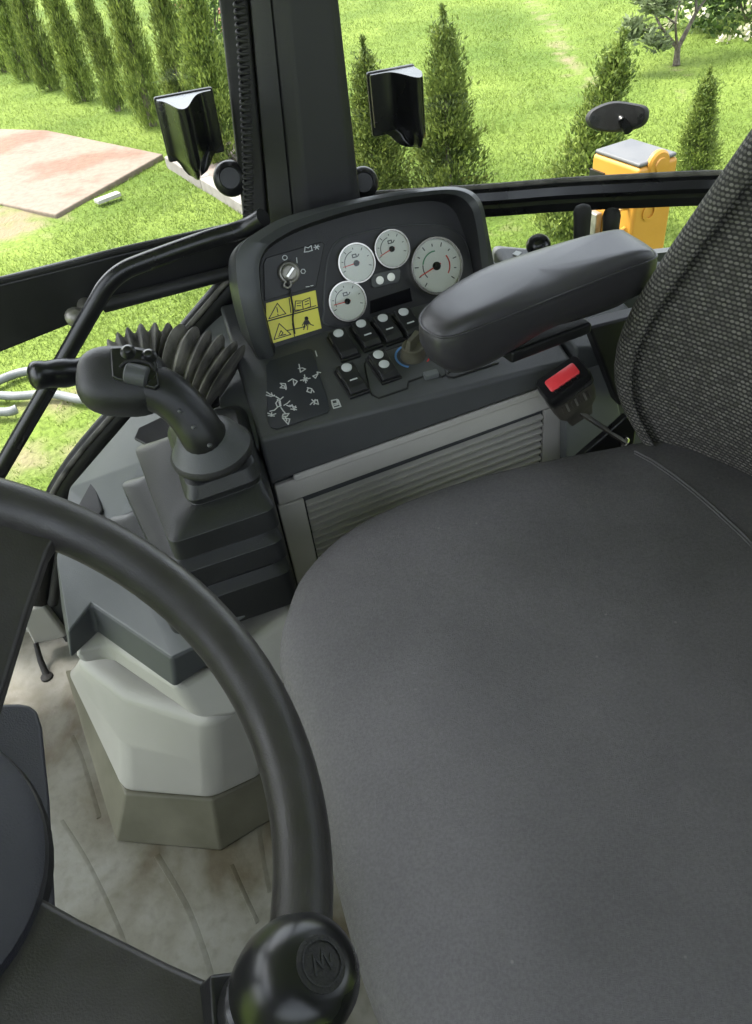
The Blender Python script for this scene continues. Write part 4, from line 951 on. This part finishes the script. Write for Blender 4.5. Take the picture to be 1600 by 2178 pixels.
# heater panel with groove edge, knob, tab
hpz = [(776, 775), (785, 760), (880, 726), (985, 690), (1010, 715), (1012, 745), (985, 772), (940, 802), (930, 790), (868, 812), (866, 826), (806, 847), (792, 840), (786, 828)]
hq = [TP(x, y, .0003) for x, y in hpz]
build(MB().tube([*hq, hq[0]], .0016, 6), 'panel_groove', 'plastic_black', con)
build(MB().prism(hq, TN*.0010), 'heater_panel', 'plastic_panel', con)
c = TP(878, 757, .001)
kn_ = build(MB().lathe(c, TN, [(.0175, 0), (.0175, .004), (.0155, .008), (.0150, .018), (.013, .0195)], 32), 'heater_knob', 'knob_olive', con, smooth=35)
kd_ = nrm(U*.75+Td*.66); kx = np.cross(TN, kd_)
build(MB().loft([[c+TN*.019+kd_*a+kx*b for a, b in ((-.0145, -.004), (.0145, -.0055), (.0145, .0055), (-.0145, .004))], [c+TN*.034+kd_*a+kx*b for a, b in ((-.010, -.003), (.0145, -.004), (.0145, .004), (-.010, .003))]]), 'knob_grip', 'knob_olive', kn_, bevel=.0012)
arc = [c+TN*.0006+.0235*(U*math.cos(R_(a))+Td*math.sin(R_(a))) for a in np.linspace(115, 235, 18)]
build(MB().ribbon(arc, .003, TN), 'cold_mark', 'print_blue', con, smooth=0)
arc = [c+TN*.0006+.0235*(U*math.cos(R_(a))+Td*math.sin(R_(a))) for a in np.linspace(-50, 0, 10)]
build(MB().ribbon(arc, .002, TN), 'hot_mark', 'buckle_red', con, smooth=0)
p = TP(917, 797, .003); build(MB().box(p, (U, Td, TN), (.010, .005, .004)), 'catch_tab', 'trim_grey', con, bevel=.0012)
hq2 = [TP(x, y, .0004) for x, y in ((940, 770), (952, 800), (965, 803), (1060, 772))]
build(MB().tube(hq2, .0016, 6), 'panel_groove', 'plastic_black', con)

# ================================================================== SEAT
seat = root('driver_seat', (.3, .38, 0.013), 'charcoal driver seat with vinyl cushion and woven fabric backrest', 'seat')
SO = [(-.029, .533), (-.006, .600), (.024, .648), (.080, .692), (.159, .719), (.265, .732), (.377, .728), (.5, .713), (.60, .695), (.645, .6), (.655, .4), (.645, .2), (.60, .06), (.4, .03), (.15, .03), (.03, .07), (-.018, .17), (-.026, .3), (-.024, .42)]
so = [p[:2] for p in catmull([V3(a, b, 0) for a, b in SO], 6, True)]
cen2 = np.array((.31, .38))
def inset(o, d):
    r = []
    for p in o:
        q = p-cen2; L = np.linalg.norm(q); r.append(cen2+q*(1-d/L) if d < 9 else cen2)
    return r
prof = [(.05, .40), (.03, .412), (.012, .43), (.002, .465), (0, .50), (.0005, .525), (.005, .541), (.014, .552), (.028, .560), (.05, .566), (.085, .571), (.13, .574), (.18, .576), (.24, .577)]
def sag(p, w, d):
    # gentle body-shaped dish and rise towards the front edge
    u, v = p; k = min(1, d/.15)
    return w - k*.012*math.exp(-((u-.40)/.17)**2-((v-.38)/.2)**2) + k*.006*math.exp(-((u-.08)/.10)**2)
rings = [[V3(*p, sag(p, w, d)) for p in inset(so, d)] for d, w in prof]
mb = MB().loft(rings, False); k = len(so); mb.add([V3(*cen2, .572)], []); ci = len(mb.v)-1; b0 = (len(rings)-1)*k
mb.f += [(b0+i, b0+(i+1) % k, ci) for i in range(k)]; mb.f.append(tuple(range(k)))
cu = build(mb, 'cushion', 'seat_vinyl', seat, smooth=80)
sang = np.array([math.atan2(p[1]-cen2[1], p[0]-cen2[0]) for p in so]); srad = np.array([np.linalg.norm(np.array(p)-cen2) for p in so]); od = np.argsort(sang)
def surf(u, v):
    q = np.array((u, v))-cen2; a_ = math.atan2(q[1], q[0]); d = max(0, np.interp(a_, sang[od], srad[od], period=2*math.pi)-np.linalg.norm(q))
    return sag((u, v), np.interp(d, [p[0] for p in prof[4:]], [p[1] for p in prof[4:]]), d)
w1 = catmull([K(x, y, w=.566) for x, y in ((1352, 958), (1372, 972), (1410, 1000), (1470, 1046), (1540, 1105), (1600, 1160), (1660, 1230))], 6)
for dd, rr_ in ((0, .0022), (.006, .0016)):
    build(MB().tube([V3(p[0]-.6*dd, p[1]-.8*dd, surf(p[0]-.6*dd, p[1]-.8*dd)-.0006) for p in w1], rr_, 8), 'stitched_seam', 'seat_vinyl', cu, smooth=60)
build(MB().prism([V3(a, b, .013) for a, b in ((.12, .14), (.52, .14), (.52, .62), (.12, .62))], (0, 0, .40)), 'seat_base', 'rubber', seat, bevel=.02)
# backrest: wrapped bolsters, bowed lumbar, narrowing upwards
def brings():
    rings = []; uvs = []
    vc = .385
    tab = [(.535, .322, .012), (.56, .337, .000), (.60, .352, -.020), (.64, .362, -.034), (.69, .364, -.036), (.74, .356, -.027), (.80, .338, -.010), (.86, .318, .008), (.92, .296, .026), (.98, .276, .045), (1.06, .255, .068), (1.14, .235, .092), (1.20, .20, .115), (1.225, .15, .13)]
    for w, hw, du in tab:
        ring = []; uv = []
        ss = np.linspace(-1, 1, 41)
        x0 = .62+du
        for s in ss:                             # front face from left to right
            uu = x0-.115*abs(s)**2.0; ring.append(V3(uu, vc+s*(hw-.012), w)); uv.append((s*hw*1.08, w))
        for a in np.linspace(-60, 90, 7):        # round the right edge
            e = V3(x0-.115+.030, vc+hw-.030, w); ring.append(e+V3(-math.cos(R_(a))*.030, 0, 0)+V3(0, math.sin(R_(a))*.030+ (.0 if a < 90 else 0), 0)); uv.append((hw*1.08+.03*R_(a+60), w))
        for s in np.linspace(1, -1, 9):
            ring.append(V3(x0+.055-.06*s*s, vc+s*(hw-.02), w)); uv.append((hw*1.08+.1+(1-s)*hw, w))
        rings.append(ring); uvs.append(uv)
    return rings, uvs
rg, uvs = brings()
mb = MB().loft(rg, True); bk_ = build(mb, 'backrest', 'seat_weave', seat, smooth=80)
me = bk_.data; ul = me.uv_layers.new(name='UVMap'); flat = [q for r in uvs for q in r]
for lp in me.loops: ul.data[lp.index].uv = flat[lp.vertex_index]
bk_.modifiers.new('sub', 'SUBSURF').render_levels = 1
# armrest pad
AX = nrm(V3(.285, .055, 0)); AY = V3(-AX[1], AX[0], 0); a0 = V3(.245, .716, 0)
ao = catmull([V3(x, y, 0) for x, y in ((.240, .686), (.300, .693), (.380, .708), (.470, .726), (.512, .734), (.524, .748), (.524, .800), (.512, .818), (.42, .824), (.34, .817), (.28, .791), (.238, .762), (.221, .736), (.222, .706))], 5, True)
acen = V3(.375, .757, 0)
def ains(d): return [p+(acen-p)/np.linalg.norm(acen-p)*d for p in ao]
arings = [[p+W*(w+.008*(p[0]-.23)/.27+(.010*(p[0]-.23)/.27 if w < .745 else 0)) for p in ains(d)] for d, w in ((.046, .724), (.036, .726), (.020, .733), (.007, .747), (.0, .766), (.0005, .780), (.002, .7865), (.0035, .7885), (.006, .7920), (.012, .7965), (.022, .7995), (.034, .8012), (.046, .802))]
mb = MB().loft(arings, False); k = len(ao); mb.add([acen+W*.8066], []); b0 = (len(arings)-1)*k
mb.f += [(b0+i, b0+(i+1) % k, len(mb.v)-1) for i in range(k)]; mb.f.append(tuple(range(k)))
ar = build(mb, 'armrest', 'arm_vinyl', seat, smooth=80)
sq = [p+W*(.7875+.008*(p[0]-.23)/.27) for p in ains(.0022)]
build(MB().tube(sq+[sq[0]], .0016, 8, cap=False), 'armrest_seam', 'arm_vinyl', ar, smooth=60)
build(MB().box(V3(.385, .760, .716), (AX, AY, W), (.06, .024, .008)), 'armrest_plate', 'plastic_black', ar, bevel=.004)
build(MB().prism([V3(.46, .775, .70), V3(.56, .775, .70), V3(.60, .775, .56), V3(.52, .775, .56)], (0, .025, 0)), 'armrest_hinge', 'plastic_black', seat, bevel=.004)

# ================================================================== SEAT BELT BUCKLE
e0, e1 = K(1262, 938, v=.765), K(1192, 806, v=.752)
bl = root('seat_belt_buckle', e0, 'black seat belt buckle with red button beside the seat back', 'buckle')
ba = nrm(e1-e0); bb = nrm(K(1236, 790, v=.752)-K(1165, 822, v=.752)); bb = nrm(bb-ba*(bb@ba)); bc = np.cross(ba, bb); bc = bc if bc@(CM-e0) > 0 else -bc
# lean the buckle so that its button end faces the eye
ba = nrm(ba*.985+bc*.17); bc = nrm(np.cross(ba, bb)); bc = bc if bc@(CM-e0) > 0 else -bc
tp_ = K(1200, 812, v=.745)
def brect(p, hx, hy): return [p+bb*x+bc*y for x, y in rrect((0, 0), hx, hy, min(hx, hy)*.35, 4)]
sh = [(-.098, .017, .006), (-.075, .021, .009), (-.058, .028, .013), (-.035, .031, .016), (-.012, .031, .018)]
build(MB().loft([brect(tp_+ba*h, x, y) for h, x, y in sh]), 'sheath', 'brown_plastic', bl, smooth=50)
hdv = [(-.013, .030, .0185), (-.010, .0325, .0205), (.006, .0325, .0205), (.011, .030, .018)]
hd2 = build(MB().loft([brect(tp_+ba*h, x, y) for h, x, y in hdv]), 'buckle_head', 'gloss_black', bl, smooth=40)
build(MB().loft([brect(tp_+ba*h+bc*.001, x, y) for h, x, y in ((.009, .0215, .0095), (.0135, .0215, .0095), (.0145, .0200, .0082))]), 'release_button', 'buckle_red', hd2, smooth=40)
for i in range(7):
    p = tp_-ba*.030+bb*(-.0195+.0065*i)+bc*.0168
    build(MB().box(p, (ba, bb, bc), (.009, .0013, .0018)), 'rib', 'steel_dull' if i % 2 else 'brown_plastic', bl)
for i in range(5):
    build(MB().box(tp_+ba*.0115+bb*(-.016+.008*i)-bc*-.0135, (ba, bb, bc), (.0025, .0018, .0016)), 'grip_tooth', 'gloss_black', hd2)
build(MB().prism([K(x, y, v=.742) for x, y in ((1228, 978), (1290, 925), (1334, 885), (1356, 905), (1350, 945), (1240, 990))], (0, .012, 0)), 'anchor_bracket', 'gloss_black', bl, bevel=.003)
p = K(1327, 938, v=.741); build(MB().lathe(p, -Vv, [(.0075, -.004), (.0075, .003), (.005, .005)], 18), 'anchor_bolt', 'metal', bl, smooth=40)
build(MB().tube([tp_-ba*.08, (tp_-ba*.08+p)/2, p+Vv*.002], .011, 8, flat=.35), 'stalk', 'brown_plastic', bl)

# ================================================================== STEERING COLUMN + WHEEL
WN = nrm(V3(math.sin(R_(40)), math.sin(R_(-10)), 1.0)); WR = .190
WC = V3(-.185, .201, .922)
sc_ = root('steering_column', (-.45, .3, .012), 'blue black moulded steering column shroud below the wheel hub', 'steering column')
cp = WC-WN*.175
poly = [KP(x, y, cp, WN) for x, y in ((-330, 1500), (40, 1494), (66, 1498), (82, 1512), (92, 1545), (108, 1700), (122, 1960), (118, 2120), (-330, 2150))]
build(MB().prism(poly, -WN*.16), 'shroud', 'column_plastic', sc_, bevel=.008, bseg=3)
pc = sum(poly)/len(poly)-WN*.15
build(MB().tube([pc, V3(pc[0]-.25, pc[1], .02)], .06, 20), 'column_tube', 'plastic_black', sc_)
wh = root('steering_wheel', WC-WN*.06, 'black three-spoke steering wheel with spinner knob in the foreground', 'steering wheel')
wx = nrm(np.cross(WN, [0, 1, 0])); wy = np.cross(WN, wx)
ns, nm = 96, 20; rings = []
for i in range(ns+1):
    a = 2*math.pi*i/ns; d = wx*math.cos(a)+wy*math.sin(a)
    rings.append([WC+d*(WR+.0150*math.cos(b))+WN*.0165*math.sin(b) for b in np.linspace(0, 2*math.pi, nm, endpoint=False)])
build(MB().loft(rings, False), 'rim', 'wheel_foam', wh, smooth=80)
hubc = WC-WN*.055
hb = build(MB().lathe(hubc, WN, [(.070, -.045), (.076, -.03), (.076, .006), (.073, .012), (.066, .015), (.03, .018), (.002, .0185)], 56), 'hub', 'column_plastic', wh, smooth=40)
build(MB().lathe(hubc, WN, [(.0765, -.012), (.080, -.008), (.080, -.002), (.0765, .002)], 56), 'hub_ring', 'plastic_black', hb, smooth=40)
def wheel_dir(x, y): q = KP(x, y, WC, WN)-WC; return nrm(q)
d1 = wheel_dir(45, 1125); d2 = wheel_dir(540, 2275)
ang = math.acos(np.clip(d1@d2, -1, 1)); d3 = nrm(-(d1+d2))
for d, hw0, hw1 in ((d1, .030, .021), (d2, .034, .024), (d3, .034, .022)):
    s = np.cross(WN, d)
    sec_ = []
    for t, r_, z, hw in ((0, .055, -.060, hw0), (.3, .09, -.048, hw0*.92), (.6, .135, -.024, hw1*1.1), (.85, .168, -.006, hw1), (1, WR, .0, hw1*1.15)):
        p = WC+d*r_+WN*z
        sec_.append([p-s*hw-WN*.006, p-s*hw*.8-WN*.010, p+s*hw*.8-WN*.010, p+s*hw-WN*.006, p+s*hw*.86+WN*.006, p+s*hw*.3+WN*.004, p-s*hw*.3+WN*.004, p-s*hw*.86+WN*.006])
    build(MB().loft(sec_), 'spoke', 'wheel_foam', wh, smooth=40, bevel=.003)
# spinner knob on the rim
kc = KP(598, 2112, WC+WN*.030, WN)
kb = build(MB().lathe(kc, WN, [(.014, -.022), (.0175, -.016), (.0195, -.012), (.0175, -.008), (.0225, .0), (.0240, .010), (.0238, .020), (.0212, .030), (.0160, .0365), (.0115, .0385)], 40), 'spinner_knob', 'gloss_black', wh, smooth=40)
em = build(MB().lathe(kc+WN*.038, WN, [(.0102, 0), (.0102, .0012), (.0090, .0016)], 32), 'emblem_disc', 'rubber', kb, smooth=40)
mb = MB(); ez = kc+WN*.0397
e2 = nrm(cup@EU*U+cup@EV*Vv+cup@EW*W); e2 = nrm(e2-WN*(e2@WN)); e1_ = np.cross(e2, WN)
mb.ribbon([ez+e1_*a+e2*b for a, b in ((-.004, -.003), (-.0025, .0035), (-.0005, -.0015), (.0015, .004), (.003, -.003), (.0045, .0015))], .0009, WN)
mb.ribbon([ez+.0080*(e1_*math.cos(a)+e2*math.sin(a)) for a in np.linspace(0, 6.3, 30)], .0006, WN)
build(mb, 'emblem', 'plastic_dark', em, smooth=0)
build(MB().lathe(kc, WN, [(.0180, -.030), (.0180, -.0165)], 28).box(kc-WN*.034, (wx, wy, WN), (.020, .016, .008)), 'knob_clamp', 'plastic_black', kb, bevel=.002)

# ================================================================== COILED CORD on the pillar
cc0 = [K(x, y, v=1.065) for x, y in ((503, -60), (512, 40), (519, 140), (523, 240), (527, 340), (528, 420), (527, 500))]
ca = catmull(cc0, 10); cr = root('coiled_cord', cc0[-1], 'black coiled electrical cord hanging along the window pillar', 'cord')
L_ = np.cumsum([0]+[np.linalg.norm(b-a) for a, b in zip(ca[:-1], ca[1:])]); turns = 44; pts = []
for i in range(turns*12+1):
    s = L_[-1]*(i/(turns*12)); j = min(np.searchsorted(L_, s, 'right')-1, len(ca)-2); f = (s-L_[j])/(L_[j+1]-L_[j]); p = ca[j]+(ca[j+1]-ca[j])*f
    a = 2*math.pi*i/12; pts.append(p+.0060*(U*math.cos(a)+Vv*math.sin(a)))
build(MB().tube(pts, .0020, 6), 'coil', 'rubber', cr, smooth=80)

# ================================================================== REAR AUXILIARY LEVERS and deck
rd = root('rear_deck', (.62, 1.0, .12), 'grey moulded side deck behind the armrest', 'deck')
dk = [V3(.458, .995, 0), V3(.95, .80, 0), V3(.97, .865, 0), V3(.475, 1.135, 0)]
build(MB().loft([[p+W*.12 for p in dk], [p+W*w for p, w in zip(dk, (.672, .61, .61, .675))]]), 'deck_body', 'trim_dark', rd, bevel=.012, bseg=3)
q = [K(x, y, w=.672) for x, y in ((1090, 541), (1098, 534), (1110, 537), (1102, 546))]
build(MB().prism(q, W*.001), 'printed_mark', 'icon_white', rd, smooth=0)
for (x, y, lab_) in ((1240, 440, 'left of the two black levers in front of the yellow tower'), (1302, 448, 'right of the two black levers in front of the yellow tower')):
    tpz = K(x, y, v=1.0); bs = V3(tpz[0]+.005, 1.0, .64)
    lv = root('auxiliary_lever', bs, lab_, 'lever', 'rear auxiliary levers')
    build(MB().lathe(bs, nrm(tpz-bs), [(.0105, -.02), (.0115, .02), (.0125, np.linalg.norm(tpz-bs)-.022), (.0135, np.linalg.norm(tpz-bs)-.008), (.011, np.linalg.norm(tpz-bs)), (.003, np.linalg.norm(tpz-bs)+.004)], 20), 'lever_grip', 'rubber', lv, smooth=50)
tpz = K(1146, 516, v=1.02); bs = V3(tpz[0], 1.02, .64)
lv = root('throttle_lever', bs, 'round black ball knob lever behind the armrest', 'lever')
build(MB().ellipsoid(tpz-W*.004, (U, Vv, W), (.019, .019, .0165), 24, 14), 'ball_knob', 'gloss_black', lv, smooth=80)
build(MB().tube([bs-W*.02, tpz], .006, 10), 'lever_rod', 'steel_dull', lv)

for o in bpy.data.objects:
    if '_b' in o: del o['_b']
